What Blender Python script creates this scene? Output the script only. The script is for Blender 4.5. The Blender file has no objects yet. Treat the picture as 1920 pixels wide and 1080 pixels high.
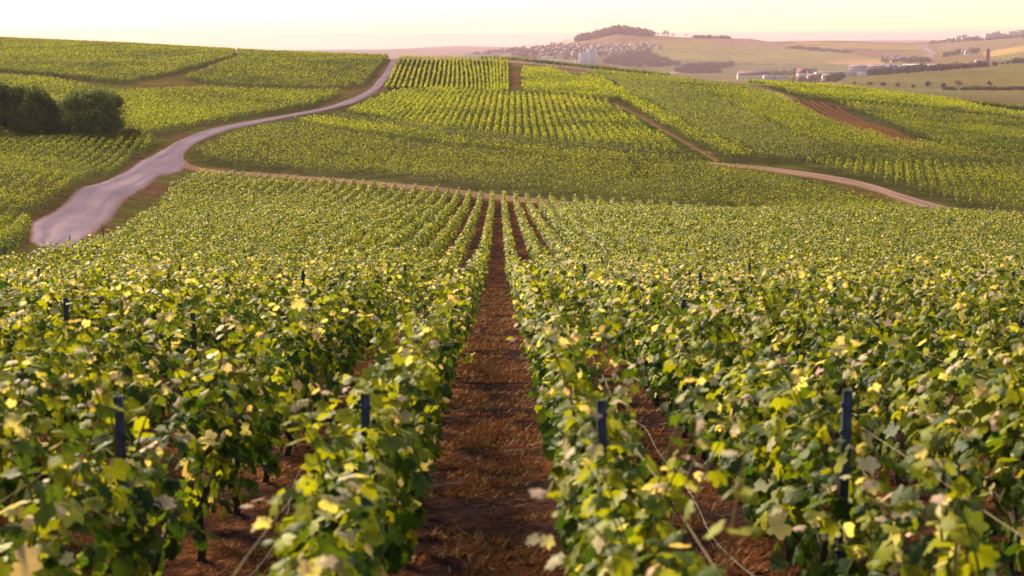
import bpy, math, random
import numpy as np

# ------------------------------------------------------------------ camera, sky, sun, exposure
scene = bpy.context.scene
COL = scene.collection
FPX = 2667.0                      # focal length in pixels of a 1920 wide picture (50 mm on 36 mm)
PITCH = math.radians(9.89)
YAW = math.radians(0.54)
SUN_AZ = math.radians(-34.0)      # measured from +Y towards +X
SUN_EL = math.radians(30.0)

cam_d = bpy.data.cameras.new('camera')
cam = bpy.data.objects.new('camera', cam_d)
COL.objects.link(cam)
cam_d.sensor_width = 36.0
cam_d.lens = 50.0
cam_d.clip_start = 0.1
cam_d.clip_end = 60000.0
cam_d.dof.use_dof = True
cam_d.dof.focus_distance = 45.0
cam_d.dof.aperture_fstop = 3.5
cam.rotation_euler = (math.pi / 2 - PITCH, 0.0, -YAW)
scene.camera = cam

world = bpy.data.worlds.new('World')
scene.world = world
world.use_nodes = True
wnt = world.node_tree
for n in list(wnt.nodes):
    wnt.nodes.remove(n)
w_out = wnt.nodes.new('ShaderNodeOutputWorld')
w_bg = wnt.nodes.new('ShaderNodeBackground')
w_sky = wnt.nodes.new('ShaderNodeTexSky')
w_sky.sky_type = 'NISHITA'
w_sky.sun_disc = False
w_sky.sun_elevation = SUN_EL
w_sky.sun_rotation = SUN_AZ
w_sky.air_density = 1.0
w_sky.dust_density = 0.6
w_sky.ozone_density = 1.0
w_bg.inputs['Strength'].default_value = 0.1
w_mix = wnt.nodes.new('ShaderNodeMix')
w_mix.data_type = 'RGBA'
w_mix.blend_type = 'MULTIPLY'
w_mix.inputs[0].default_value = 1.0
w_mix.inputs[7].default_value = (1.0, 0.89, 0.69, 1)
wnt.links.new(w_sky.outputs[0], w_mix.inputs[6])
wnt.links.new(w_mix.outputs[2], w_bg.inputs['Color'])
wnt.links.new(w_bg.outputs[0], w_out.inputs['Surface'])

sun_d = bpy.data.lights.new('sun', 'SUN')
sun_d.energy = 4.3
sun_d.angle = math.radians(14.0)
sun_d.color = (1.0, 0.86, 0.56)
sun = bpy.data.objects.new('sun', sun_d)
COL.objects.link(sun)
sun.location = (-200, 200, 300)
sun.rotation_euler = (math.pi / 2 - SUN_EL, 0.0, math.pi - SUN_AZ)

scene.render.engine = 'CYCLES'
scene.view_settings.view_transform = 'Standard'
scene.view_settings.look = 'None'
scene.view_settings.exposure = 1.3
scene.view_settings.gamma = 1.0
scene.cycles.max_bounces = 6
scene.cycles.diffuse_bounces = 3
scene.cycles.glossy_bounces = 2
scene.cycles.transmission_bounces = 3
scene.cycles.transparent_max_bounces = 4
scene.cycles.volume_bounces = 0
scene.cycles.use_denoising = True

RNG = np.random.default_rng(7)
random.seed(7)

# ------------------------------------------------------------------ pixel <-> place on the ground
CP, SP, CY, SY = math.cos(PITCH), math.sin(PITCH), math.cos(YAW), math.sin(YAW)

def rays(px, py):
    """Direction (forward component Y scaled to 1) through pixels of the 1920x1080 photograph."""
    px = np.asarray(px, float); py = np.asarray(py, float)
    x = (px - 960.0) / FPX
    up = (540.0 - py) / FPX
    f = CP + up * SP
    z = -SP + up * CP
    wx = x * CY + f * SY
    wy = f * CY - x * SY
    return wx / wy, z / wy

def place(px, py, d):
    a, b = rays(px, py)
    return np.stack([a * d, np.asarray(d, float) * np.ones_like(a), b * d], -1)

def pix_x(X, Y):
    """Picture column of a point at about eye level."""
    x = X * CY - Y * SY
    f = (X * SY + Y * CY) * CP
    return 960.0 + FPX * x / np.maximum(f, 1e-3)

# profile of the near vineyard slope (metres ahead, metres below the lens)
PROF_Y = np.array([-30, -5, 0, 7, 13, 20, 30, 46, 58, 70, 90, 110, 133])
PROF_Z = -np.array([0.6, 1.85, 2.25, 2.85, 3.5, 4.4, 5.85, 8.0, 9.35, 10.45, 12.15, 13.75, 15.1])
CTRL = []
for yy, zz in zip(PROF_Y, PROF_Z):
    for xx in (-30, -14, 0, 14, 30):
        if yy < 75 or abs(xx) < 31:
            CTRL.append((xx, yy, zz))
for row in [(0, 505, 52), (60, 462, 76), (0, 400, 105), (150, 350, 130), (0, 292, 170), (0, 262, 195), (130, 262, 195), (300, 268, 188),
            (400, 246, 205), (480, 229, 226), (610, 207, 262), (690, 168, 325), (750, 111, 470), (230, 162, 310), (330, 143, 345), (0, 135, 350),
            (0, 79, 560), (300, 91, 520), (480, 101, 500), (935, 380, 137), (1100, 392, 130), (700, 345, 150), (520, 328, 163), (1400, 408, 126),
            (1850, 414, 122), (1430, 316, 165), (1700, 370, 140), (1920, 312, 180), (960, 116, 465), (1200, 141, 430), (1400, 158, 400),
            (1560, 168, 380), (1920, 213, 330), (960, 176, 300), (1140, 196, 265), (1310, 296, 172), (960, 290, 176), (1920, 262, 235),
            (1600, 230, 262), (1300, 220, 240), (700, 240, 222), (340, 315, 166), (2250, 320, 180), (2250, 430, 118), (2300, 250, 330),
            (-350, 262, 195), (-350, 400, 105), (-350, 70, 560), (-350, 150, 340)]:
    p = place(*row)
    CTRL.append(tuple(p))
RIDGE_PX = np.array([-600, 0, 300, 480, 750, 960, 1200, 1400, 1560, 1920, 2300])
RIDGE_Y = np.array([76, 79, 91, 101, 111, 116, 141, 158, 168, 213, 250])
RIDGE_D = np.array([560, 560, 520, 500, 470, 465, 430, 400, 380, 330, 330])
for a, b, d in zip(RIDGE_PX, RIDGE_Y, RIDGE_D):
    p = place(a, b, d)
    for ex, dz in ((70, 3.5), (200, 17)):
        s = (d + ex) / d
        CTRL.append((p[0] * s, p[1] * s, p[2] - dz))
CTRL = np.array(CTRL, float)

def tps_fit(P, lam):
    xy = P[:, :2] / 100.0
    n = len(P)
    r2 = ((xy[:, None] - xy[None]) ** 2).sum(-1)
    K = 0.5 * r2 * np.log(r2 + 1e-12) + lam * np.eye(n)
    Q = np.c_[np.ones(n), xy]
    A = np.block([[K, Q], [Q.T, np.zeros((3, 3))]])
    return np.linalg.solve(A, np.r_[P[:, 2], np.zeros(3)])

TPSW = tps_fit(CTRL, 0.0015)

def z_near(X, Y):
    X = np.asarray(X, float).ravel(); Y = np.asarray(Y, float).ravel()
    out = np.empty(len(X))
    c = CTRL[:, :2] / 100.0
    for i in range(0, len(X), 40000):
        x = X[i:i + 40000] / 100.0; y = Y[i:i + 40000] / 100.0
        r2 = (x[:, None] - c[None, :, 0]) ** 2 + (y[:, None] - c[None, :, 1]) ** 2
        out[i:i + 40000] = (0.5 * r2 * np.log(r2 + 1e-12)) @ TPSW[:-3] + TPSW[-3] + TPSW[-2] * x + TPSW[-1] * y
    return out

# far country: for each picture column the height of the land at a series of distances
FPXS = np.array([-900, 500, 700, 860, 930, 1000, 1060, 1100, 1160, 1220, 1300, 1400, 1450, 1500, 1560, 1600, 1650, 1700, 1760, 1830, 1920, 2400.])
def zy(ys, d):
    ys = np.array(ys, float)
    return rays(FPXS, ys)[1] * d
FAR_D = np.array([600., 800, 1000, 1500, 2000, 2700, 3400, 4200, 5200, 9000, 13000, 16500])
zb = np.where(FPXS < 1500, -58.0, 0)
def mixl(ys, d, zlow, px0):
    z = zy(ys, d)
    w = np.clip((FPXS - px0) / 100.0, 0, 1)
    return z * w + zlow * (1 - w)
FAR_Z = np.stack([
    np.full(len(FPXS), -34.0),
    np.full(len(FPXS), -50.0),
    mixl([168] * 14 + [168, 169, 170, 172, 173, 173, 174, 176], 1000, -58.0, 1400),
    mixl([150] * 14 + [149, 143.5, 139.5, 136, 131, 124, 118, 96], 1500, -62.0, 1450),
    mixl([147] * 11 + [147, 147, 147, 147, 145, 144, 138, 134, 127, 120, 96], 2000, -60.0, 1250),
    zy([128, 128, 128, 128, 128, 128, 128, 129, 131, 134, 137, 140, 138, 136, 132, 128, 124, 118, 111, 106, 100, 84], 2700),
    zy([122, 122, 122, 114, 108, 102, 100, 100, 101, 101, 102, 107, 107, 107, 105, 103, 101, 99, 93, 87, 81, 66], 3400),
    zy([125, 125, 125, 108, 98, 91, 82, 72, 57.5, 65.5, 68.5, 71, 78.5, 77.8, 76, 77, 79, 80.5, 77, 72, 66, 58], 4200),
    zy([130, 130, 130, 120, 112, 105, 98, 92, 82, 80, 82, 84, 88, 88, 88, 88, 88, 88, 87, 85, 80, 76], 5200),
    zy([95, 94, 93, 92, 92, 91, 91, 90, 88, 86, 84, 82, 81, 80.5, 80, 80, 80, 80, 80, 80, 80, 80], 9000),
    zy([100, 100, 94, 86, 88, 92, 92, 90, 86, 82, 80, 78, 77, 76.5, 76, 76, 75.5, 75, 75, 75, 75, 74], 13000),
    zy([104, 104, 98, 94, 94, 94, 94, 92, 88, 84, 82, 80, 79, 78, 78, 78, 77, 77, 77, 77, 77, 77], 16500),
])

def vnoise(x, y, seed=0):
    """Smooth value noise in -1..1."""
    xi = np.floor(x).astype(np.int64); yi = np.floor(y).astype(np.int64)
    fx = x - xi; fy = y - yi
    fx = fx * fx * (3 - 2 * fx); fy = fy * fy * (3 - 2 * fy)
    def h(a, b):
        n = (a * 374761393 + b * 668265263 + seed * 1442695041) & 0x7fffffff
        n = ((n ^ (n >> 13)) * 1274126177) & 0x7fffffff
        return ((n ^ (n >> 16)) & 0xffff) / 32767.5 - 1.0
    return (h(xi, yi) * (1 - fx) + h(xi + 1, yi) * fx) * (1 - fy) + (h(xi, yi + 1) * (1 - fx) + h(xi + 1, yi + 1) * fx) * fy

def height(X, Y):
    X = np.asarray(X, float); Y = np.asarray(Y, float)
    shp = X.shape
    X = X.ravel(); Y = Y.ravel()
    R = np.hypot(X, Y)
    front = Y > 0.25 * R
    px = np.where(front, pix_x(X, np.maximum(Y, 1e-3)), np.where(X < 0, -900, 2400))
    px = np.clip(px, -900, 2400)
    D = np.where(front, Y, R)
    rd = np.interp(px, RIDGE_PX, RIDGE_D)
    w = np.clip((D - rd - 40) / 230.0, 0, 1)
    w = w * w * (3 - 2 * w)
    zn = np.zeros(len(X))
    m = w < 1
    if m.any():
        zn[m] = z_near(X[m], np.clip(Y[m], -60, None))
        R_ = R[m]
    zf = np.zeros(len(X))
    m2 = w > 0
    if m2.any():
        Dm = np.clip(D[m2], FAR_D[0], FAR_D[-1])
        k = np.clip(np.searchsorted(FAR_D, Dm, side='right') - 1, 0, len(FAR_D) - 2)
        t = (Dm - FAR_D[k]) / (FAR_D[k + 1] - FAR_D[k])
        pc = px[m2]
        j = np.clip(np.searchsorted(FPXS, pc, side='right') - 1, 0, len(FPXS) - 2)
        s = (pc - FPXS[j]) / (FPXS[j + 1] - FPXS[j])
        s = s * s * (3 - 2 * s) * 0.5 + s * 0.5
        za = FAR_Z[k, j] * (1 - s) + FAR_Z[k, j + 1] * s
        zb_ = FAR_Z[k + 1, j] * (1 - s) + FAR_Z[k + 1, j + 1] * s
        zf[m2] = za * (1 - t) + zb_ * t
        zf[m2] += vnoise(X[m2] / (0.07 * Dm) , Dm / 300.0, 3) * Dm * 0.0005
    z = zn * (1 - w) + zf * w
    return z.reshape(shp)

_DS = np.concatenate([np.geomspace(2.0, 700, 900), np.geomspace(705, 16000, 500)])
def ground_hit(px, py, beyond=0.0):
    """Where the sight line through each pixel meets the ground."""
    px = np.atleast_1d(np.asarray(px, float)); py = np.atleast_1d(np.asarray(py, float))
    a, b = rays(px, py)
    out = np.zeros((len(px), 3))
    for i in range(len(px)):
        z = height(a[i] * _DS, _DS)
        below = np.nonzero((b[i] * _DS < z) & (_DS > beyond))[0]
        if len(below) == 0:
            d = 450.0 if beyond == 0 else 4150.0
        else:
            k = below[0]
            d0, d1 = _DS[max(k - 1, 0)], _DS[k]
            g0 = b[i] * d0 - z[max(k - 1, 0)]; g1 = b[i] * d1 - z[k]
            d = d0 + (d1 - d0) * (g0 / (g0 - g1) if g0 != g1 else 0)
        out[i] = (a[i] * d, d, height(np.array([a[i] * d]), np.array([d]))[0])
    return out

def ground_poly(pts, beyond=0.0):
    """Ground outline in metres from picture points; a third value gives the distance instead of a hit."""
    P = []
    for p in pts:
        if len(p) == 3:
            q = place(p[0], p[1], p[2])
            P.append((q[0], q[1]))
        else:
            q = ground_hit(p[0], p[1], beyond)[0]
            P.append((q[0], q[1]))
    return np.array(P)

def inside(P, X, Y):
    r = np.zeros(len(X), bool)
    n = len(P)
    for i in range(n):
        x0, y0 = P[i]; x1, y1 = P[(i + 1) % n]
        c = (y0 > Y) != (y1 > Y)
        with np.errstate(divide='ignore', invalid='ignore'):
            r ^= c & (X < (x1 - x0) * (Y - y0) / (y1 - y0 + 1e-12) + x0)
    return r

# ------------------------------------------------------------------ building helpers
def make_mesh(name, V, F, mat=None, color=None, smooth=False, uv=None):
    """V (n,3); F a (m,k) int array or a list of them with different k; color per vertex."""
    if isinstance(F, np.ndarray):
        F = [F]
    F = [f for f in F if len(f)]
    me = bpy.data.meshes.new(name)
    V = np.asarray(V, np.float32)
    me.vertices.add(len(V))
    me.vertices.foreach_set('co', V.ravel())
    idx = np.concatenate([f.ravel() for f in F]).astype(np.int32)
    cnt = np.concatenate([np.full(len(f), f.shape[1]) for f in F]).astype(np.int32)
    start = np.concatenate([[0], np.cumsum(cnt)[:-1]]).astype(np.int32)
    me.loops.add(len(idx))
    me.loops.foreach_set('vertex_index', idx)
    me.polygons.add(len(cnt))
    me.polygons.foreach_set('loop_start', start)
    me.polygons.foreach_set('loop_total', cnt)
    if smooth:
        me.polygons.foreach_set('use_smooth', np.ones(len(cnt), bool))
    if color is not None:
        a = me.color_attributes.new('tint', 'FLOAT_COLOR', 'POINT')
        c = np.ones((len(V), 4), np.float32)
        c[:, :3] = color
        a.data.foreach_set('color', c.ravel())
    me.update(calc_edges=True)
    if mat is not None:
        for m in (mat if isinstance(mat, (list, tuple)) else [mat]):
            me.materials.append(m)
    return me

def link(name, me, parent=None, label=None, category=None, group=None, kind=None, loc=None):
    o = bpy.data.objects.new(name, me)
    COL.objects.link(o)
    if parent is not None:
        o.parent = parent
    if loc is not None:
        o.location = loc
    if label: o['label'] = label
    if category: o['category'] = category
    if group: o['group'] = group
    if kind: o['kind'] = kind
    return o

class Geo:
    """Collects vertices, faces and tints of one mesh."""
    def __init__(self):
        self.V = []; self.F = {}; self.C = []; self.n = 0
    def add(self, V, F, col=None):
        V = np.asarray(V, float).reshape(-1, 3)
        F = np.asarray(F, int)
        self.V.append(V)
        self.F.setdefault(F.shape[1], []).append(F + self.n)
        c = np.ones((len(V), 3)) * (np.array([1, 1, 1]) if col is None else np.asarray(col))
        self.C.append(c)
        self.n += len(V)
    def box(self, c, size, rz=0.0, col=None):
        sx, sy, sz = [s / 2 for s in size]
        v = np.array([(-sx, -sy, -sz), (sx, -sy, -sz), (sx, sy, -sz), (-sx, sy, -sz), (-sx, -sy, sz), (sx, -sy, sz), (sx, sy, sz), (-sx, sy, sz)])
        ca, sa = math.cos(rz), math.sin(rz)
        v = np.c_[v[:, 0] * ca - v[:, 1] * sa, v[:, 0] * sa + v[:, 1] * ca, v[:, 2]] + np.asarray(c)
        self.add(v, [(0, 3, 2, 1), (4, 5, 6, 7), (0, 1, 5, 4), (1, 2, 6, 5), (2, 3, 7, 6), (3, 0, 4, 7)], col)
    def tube(self, pts, rad, sides=6, col=None, cap=True):
        pts = np.asarray(pts, float)
        rad = np.ones(len(pts)) * rad
        t = np.gradient(pts, axis=0)
        t /= np.linalg.norm(t, axis=1)[:, None] + 1e-9
        ref = np.array([0.0, 0, 1]) if abs(t[0, 2]) < 0.9 else np.array([1.0, 0, 0])
        u = np.cross(t, ref); u /= np.linalg.norm(u, axis=1)[:, None] + 1e-9
        v = np.cross(t, u)
        a = np.linspace(0, 2 * math.pi, sides, endpoint=False)
        ring = pts[:, None] + rad[:, None, None] * (np.cos(a)[None, :, None] * u[:, None] + np.sin(a)[None, :, None] * v[:, None])
        n = len(pts)
        i = np.arange(n - 1)[:, None] * sides; j = np.arange(sides)[None]
        f = np.stack([i + j, i + (j + 1) % sides, i + sides + (j + 1) % sides, i + sides + j], -1).reshape(-1, 4)
        self.add(ring.reshape(-1, 3), f, col)
        if cap and sides == 4:
            self.F.setdefault(4, []).append(np.array([[3, 2, 1, 0], [self.n - 4, self.n - 3, self.n - 2, self.n - 1]]) + np.array([[self.n - n * 4], [0]]))
    def mesh(self, name, mat, smooth=False):
        F = [np.concatenate(f) for f in self.F.values()]
        return make_mesh(name, np.concatenate(self.V), F, mat, np.concatenate(self.C), smooth)

# ------------------------------------------------------------------ materials
def new_mat(name):
    m = bpy.data.materials.new(name)
    m.use_nodes = True
    nt = m.node_tree
    for n in list(nt.nodes):
        nt.nodes.remove(n)
    out = nt.nodes.new('ShaderNodeOutputMaterial')
    return m, nt, out

def N(nt, kind, **kw):
    n = nt.nodes.new(kind)
    for k, v in kw.items():
        if hasattr(n, k) and k not in ('Scale', 'Detail'):
            setattr(n, k, v)
        else:
            n.inputs[k].default_value = v
    return n

def noise_mul(nt, col_socket, scale, lo, hi, coord=None, detail=4.0):
    """col * a noise factor between lo and hi."""
    tc = nt.nodes.new('ShaderNodeTexCoord') if coord is None else None
    no = N(nt, 'ShaderNodeTexNoise', Scale=scale, Detail=detail)
    nt.links.new(tc.outputs['Object'] if coord is None else coord, no.inputs['Vector'])
    mr = nt.nodes.new('ShaderNodeMapRange')
    mr.inputs[1].default_value = 0.3; mr.inputs[2].default_value = 0.7
    mr.inputs[3].default_value = lo; mr.inputs[4].default_value = hi
    nt.links.new(no.outputs[0], mr.inputs[0])
    mx = nt.nodes.new('ShaderNodeMix'); mx.data_type = 'RGBA'; mx.blend_type = 'MULTIPLY'
    mx.inputs[0].default_value = 1.0
    nt.links.new(col_socket, mx.inputs[6]); nt.links.new(mr.outputs[0], mx.inputs[7])
    return mx.outputs[2]

def leaf_material(name, rough=0.45, trans=0.4, spec=0.5, trans_tint=(1.22, 1.18, 0.35)):
    m, nt, out = new_mat(name)
    at = N(nt, 'ShaderNodeVertexColor', layer_name='tint')
    col = at.outputs['Color']
    p = N(nt, 'ShaderNodeBsdfPrincipled', Roughness=rough)
    p.inputs['Specular IOR Level'].default_value = spec
    nt.links.new(col, p.inputs['Base Color'])
    tr = nt.nodes.new('ShaderNodeBsdfTranslucent')
    mt = nt.nodes.new('ShaderNodeMix'); mt.data_type = 'RGBA'; mt.blend_type = 'MULTIPLY'; mt.inputs[0].default_value = 1
    mt.inputs[7].default_value = (*trans_tint, 1)
    nt.links.new(col, mt.inputs[6]); nt.links.new(mt.outputs[2], tr.inputs['Color'])
    ms = nt.nodes.new('ShaderNodeMixShader'); ms.inputs[0].default_value = trans
    nt.links.new(p.outputs[0], ms.inputs[1]); nt.links.new(tr.outputs[0], ms.inputs[2])
    nt.links.new(ms.outputs[0], out.inputs['Surface'])
    return m

def plain_material(name, color=None, rough=0.8, metal=0.0, noise=None, spec=0.3, bump=None):
    """color None: the vertices' own tint."""
    m, nt, out = new_mat(name)
    p = N(nt, 'ShaderNodeBsdfPrincipled', Roughness=rough, Metallic=metal)
    p.inputs['Specular IOR Level'].default_value = spec
    if color is None:
        c = N(nt, 'ShaderNodeVertexColor', layer_name='tint').outputs['Color']
    else:
        rgb = nt.nodes.new('ShaderNodeRGB'); rgb.outputs[0].default_value = (*color, 1); c = rgb.outputs[0]
    for sc, lo, hi in (noise or []):
        c = noise_mul(nt, c, sc, lo, hi)
    nt.links.new(c, p.inputs['Base Color'])
    if bump:
        tc = nt.nodes.new('ShaderNodeTexCoord')
        no = N(nt, 'ShaderNodeTexNoise', Scale=bump[0], Detail=6.0)
        nt.links.new(tc.outputs['Object'], no.inputs['Vector'])
        b = N(nt, 'ShaderNodeBump', Strength=bump[1], Distance=bump[2])
        nt.links.new(no.outputs[0], b.inputs['Height']); nt.links.new(b.outputs[0], p.inputs['Normal'])
    nt.links.new(p.outputs[0], out.inputs['Surface'])
    return m

M_VINE = leaf_material('vine_leaf', 0.55, 0.5, 0.22)
M_FARVINE = leaf_material('distant_vine', 0.7, 0.5, 0.12, (1.2, 1.2, 0.3))
M_TREE = leaf_material('tree_leaf', 0.8, 0.25, 0.08, (1.1, 1.1, 0.6))
M_GRASS = leaf_material('dry_grass', 0.7, 0.3, 0.2, (1.1, 1.0, 0.7))
M_BARK = plain_material('vine_bark', (0.055, 0.035, 0.025), 0.9, noise=[(30, 0.5, 1.4)])
M_CANE = plain_material('green_cane', None, 0.55)
M_STAKE = plain_material('painted_steel', (0.045, 0.055, 0.11), 0.45, 0.3, noise=[(25, 0.6, 1.3)])
M_WIRE = plain_material('tan_twine', (0.26, 0.17, 0.085), 0.6, noise=[(60, 0.7, 1.2)])
M_STEELWIRE = plain_material('steel_wire', (0.32, 0.29, 0.27), 0.4, 0.6)
M_TINT = plain_material('painted_surface', None, 0.8, noise=[(0.25, 0.85, 1.1)])
M_GROUND = plain_material('ground', None, 1.0, spec=0.0, noise=[(0.012, 0.8, 1.2), (0.35, 0.7, 1.3), (6.0, 0.6, 1.4), (45.0, 0.6, 1.4)], bump=(14.0, 0.9, 0.08))
#ROADMAT
M_ROAD = plain_material('pale_gravel', None, 1.0, spec=0.0, noise=[(0.12, 0.88, 1.1), (2.5, 0.9, 1.1), (16, 0.85, 1.15)], bump=(9.0, 0.35, 0.03))

# ------------------------------------------------------------------ the ground: one sheet out to the horizon
FAR_FIELDS = []      # filled with (outline, colour): fields on the far hills, in the colours of their crops

def sheet_color(X, Y, Z):
    R = np.hypot(X, Y)
    n1 = vnoise(X / 7.0, Y / 7.0, 11); n2 = vnoise(X / 2.3, Y / 2.3, 12)
    soil = np.array([0.038, 0.021, 0.021]); verge = np.array([0.075, 0.072, 0.018]); red = np.array([0.105, 0.052, 0.034])
    t = np.clip(0.5 + 0.7 * n1 + 0.4 * n2, 0, 1)[:, None]
    c = verge * t + red * (1 - t)
    far = 0.72 * np.array([[0.19, 0.15, 0.055], [0.21, 0.17, 0.06], [0.14, 0.13, 0.05], [0.24, 0.17, 0.08], [0.17, 0.14, 0.06]])
    k = (np.floor((X + 0.3 * Y) / 260.0 + 0.4 * vnoise(X / 300, Y / 600, 5)).astype(int) * 7 + np.floor((Y - 0.2 * X) / 330.0).astype(int) * 13) % 5
    cf = far[k]
    px = pix_x(X, np.maximum(Y, 1.0))
    rd = np.interp(px, RIDGE_PX, RIDGE_D)
    w = np.clip((np.maximum(Y, 0) - rd - 60) / 60, 0, 1)[:, None]
    c = c * (1 - w) + cf * w
    near = (np.abs(X) < 60) & (Y < 140) & inside(NEAR_POLY, X, Y)
    n3 = vnoise(X / 0.24, Y / 0.22, 13); n4 = vnoise(X / 0.8, Y / 0.7, 14)
    tn = np.clip(0.38 + 0.75 * n3 + 0.4 * n4 + 0.2 * n2, 0, 1)[:, None]
    c = np.where(near[:, None], soil * (1 - tn) + np.array([0.12, 0.045, 0.021]) * tn, c)
    for P, col in FAR_FIELDS:
        m = inside(P, X, Y)
        c[m] = np.array(col) * (1 + 0.12 * n1[m])[:, None]
    return c

def fld(pts, col):
    FAR_FIELDS.append((ground_poly(pts), np.array(col) * (0.74 if min(q[1] for q in pts) < 100 or pts[0][0] > 1555 or pts[0][0] in (1230, 1220, 1330, 1510, 1540) else 0.5)))

# outline of the near vineyard on the ground
NEAR_POLY = np.array([(-9, -6), (-13.0, 30), (-16.2, 47), (-18.2, 60), (-21.5, 80), (-26.5, 106), (-31, 133), (-36, 158), (-30, 158), (-22, 152), (-13, 146),
                      (-1, 138), (9, 131.5), (22, 125.5), (34, 119), (43, 112), (56, 106), (56, -6)])
SOILC = (0.11, 0.06, 0.045)
# inner patches of bare soil, grass and young planting (their ground, in picture outlines)
fld([(724, 168), (830, 172), (951, 177), (953, 121), (900, 113), (757, 112)], (0.060, 0.032, 0.034))
fld([(952, 177), (977, 180), (978, 126), (953, 120)], (0.13, 0.13, 0.035))
fld([(960, 165), (972, 167), (974, 132), (962, 130)], (0.24, 0.11, 0.07))
fld([(1460, 184), (1530, 190), (1570, 203), (1640, 232), (1740, 276), (1690, 274), (1590, 243), (1500, 203)], (0.135, 0.060, 0.095))
fld([(205, 172), (250, 155), (320, 142), (400, 165), (330, 169), (240, 176)], (0.20, 0.145, 0.05))
fld([(1145, 196), (1160, 194), (1320, 292), (1345, 306), (1310, 300), (1200, 232)], (0.085, 0.115, 0.025))
fld([(1440, 322), (1480, 308), (1560, 332), (1700, 366), (1800, 395), (1780, 400), (1640, 362)], (0.16, 0.14, 0.04))
fld([(240, 310), (300, 283), (330, 270), (290, 300), (200, 360), (110, 410), (60, 425), (100, 395), (180, 350)], (0.25, 0.13, 0.07))
fld([(0, 530), (60, 470), (180, 455), (240, 470), (60, 560), (0, 560)], (0.23, 0.12, 0.075))
fld([(318, 326), (335, 290), (420, 245), (380, 262), (352, 300), (345, 320)], (0.17, 0.14, 0.04))
fld([(660, 195), (690, 168), (728, 118), (745, 112), (722, 140), (700, 176)], (0.25, 0.13, 0.08))
fld([(890, 112), (1000, 122), (1100, 131), (1250, 144), (1380, 156), (1460, 172), (1500, 186), (1480, 190), (1380, 164), (1240, 150), (1080, 138), (960, 124)], (0.30, 0.20, 0.14))
# fields of the near-far hill and of the far slopes
fld([(1570, 170), (1578, 146), (1650, 140), (1760, 132), (1925, 119), (1990, 112), (1990, 178), (1800, 174)], (0.175, 0.150, 0.060))
fld([(1770, 160), (1800, 140), (1925, 128), (1990, 124), (1990, 166), (1860, 163)], (0.20, 0.155, 0.05))
fld([(1100, 98), (1150, 83), (1240, 74), (1340, 76), (1440, 84), (1480, 90), (1380, 100), (1260, 108), (1180, 108)], (0.26, 0.22, 0.075))
fld([(1230, 110), (1340, 100), (1470, 91), (1600, 102), (1680, 112), (1560, 116), (1400, 118), (1300, 116)], (0.25, 0.22, 0.075))
fld([(1330, 72), (1440, 78), (1480, 86), (1380, 88), (1340, 82)], (0.30, 0.19, 0.13))
fld([(1220, 135), (1240, 112), (1330, 118), (1420, 122), (1500, 122), (1580, 118), (1580, 132), (1450, 140), (1320, 140)], (0.17, 0.17, 0.085))
fld([(1460, 84), (1500, 79), (1560, 77), (1650, 81), (1740, 82), (1720, 92), (1600, 92), (1520, 90)], (0.31, 0.235, 0.08))
fld([(1510, 92), (1600, 94), (1690, 98), (1690, 106), (1600, 102)], (0.21, 0.14, 0.10))
fld([(1540, 116), (1600, 110), (1660, 114), (1660, 122), (1580, 121)], (0.42, 0.25, 0.15))
fld([(1840, 100), (1925, 84), (1990, 76), (1990, 90), (1925, 97), (1860, 106)], (0.50, 0.33, 0.12))
fld([(1860, 108), (1925, 98), (1990, 92), (1990, 104), (1880, 113)], (0.22, 0.21, 0.07))
fld([(1750, 82), (1840, 76), (1925, 70), (1925, 84), (1840, 98), (1760, 96)], (0.25, 0.19, 0.11))

for _o in ([(-160, 262), (250, 263), (285, 286), (180, 350), (58, 420), (54, 455), (30, 510), (-200, 540), (-200, 300)],
           [(-300, 140), (0, 137), (230, 162), (335, 141), (436, 112), (430, 90, 560), (0, 66, 640), (-300, 60, 640)],
           [(440, 113), (330, 152), (480, 168), (690, 164), (727, 118), (735, 100, 520), (440, 90, 560)],
           [(-300, 150), (230, 177), (480, 173), (655, 176), (600, 200), (480, 222), (290, 259), (-300, 256)],
           [(640, 196), (725, 171), (951, 180), (1145, 199), (1308, 300), (1330, 317), (1430, 322), (1530, 340), (1740, 400), (1600, 411), (1400, 407), (1180, 392), (940, 365), (700, 339), (520, 325), (372, 310), (348, 296), (385, 264), (500, 228)],
           [(1480, 312), (1925, 321), (2200, 330), (2200, 440), (1880, 408), (1700, 368), (1560, 331)],
           [(977, 132), (1078, 149), (1395, 165), (1470, 191), (1500, 205), (1590, 245), (1690, 276), (1925, 303), (2200, 320), (1600, 312), (1360, 306), (1220, 225), (1160, 192), (977, 178)],
           [(1560, 199), (1925, 236), (2200, 260), (2200, 310), (1925, 302), (1750, 277), (1640, 231)],
           [(1380, 150, 415), (1560, 162, 395), (1800, 190, 360), (1925, 219), (2200, 250), (1925, 231), (1640, 199), (1500, 186), (1450, 170)]):
    FAR_FIELDS.insert(0, (ground_poly(_o), (0.060, 0.055, 0.022) if _o[0] != (-160, 262) else (0.070, 0.052, 0.024)))

fld([(1720, 85), (1736, 82), (1754, 98), (1744, 112), (1732, 112), (1742, 97)], (0.30, 0.22, 0.26))
fld([(1230, 141), (1255, 134), (1280, 131), (1278, 134), (1256, 138), (1236, 145)], (0.42, 0.30, 0.24))
fld([(1455, 120), (1500, 116), (1530, 113), (1532, 115), (1500, 119), (1458, 123)], (0.42, 0.29, 0.22))

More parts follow.
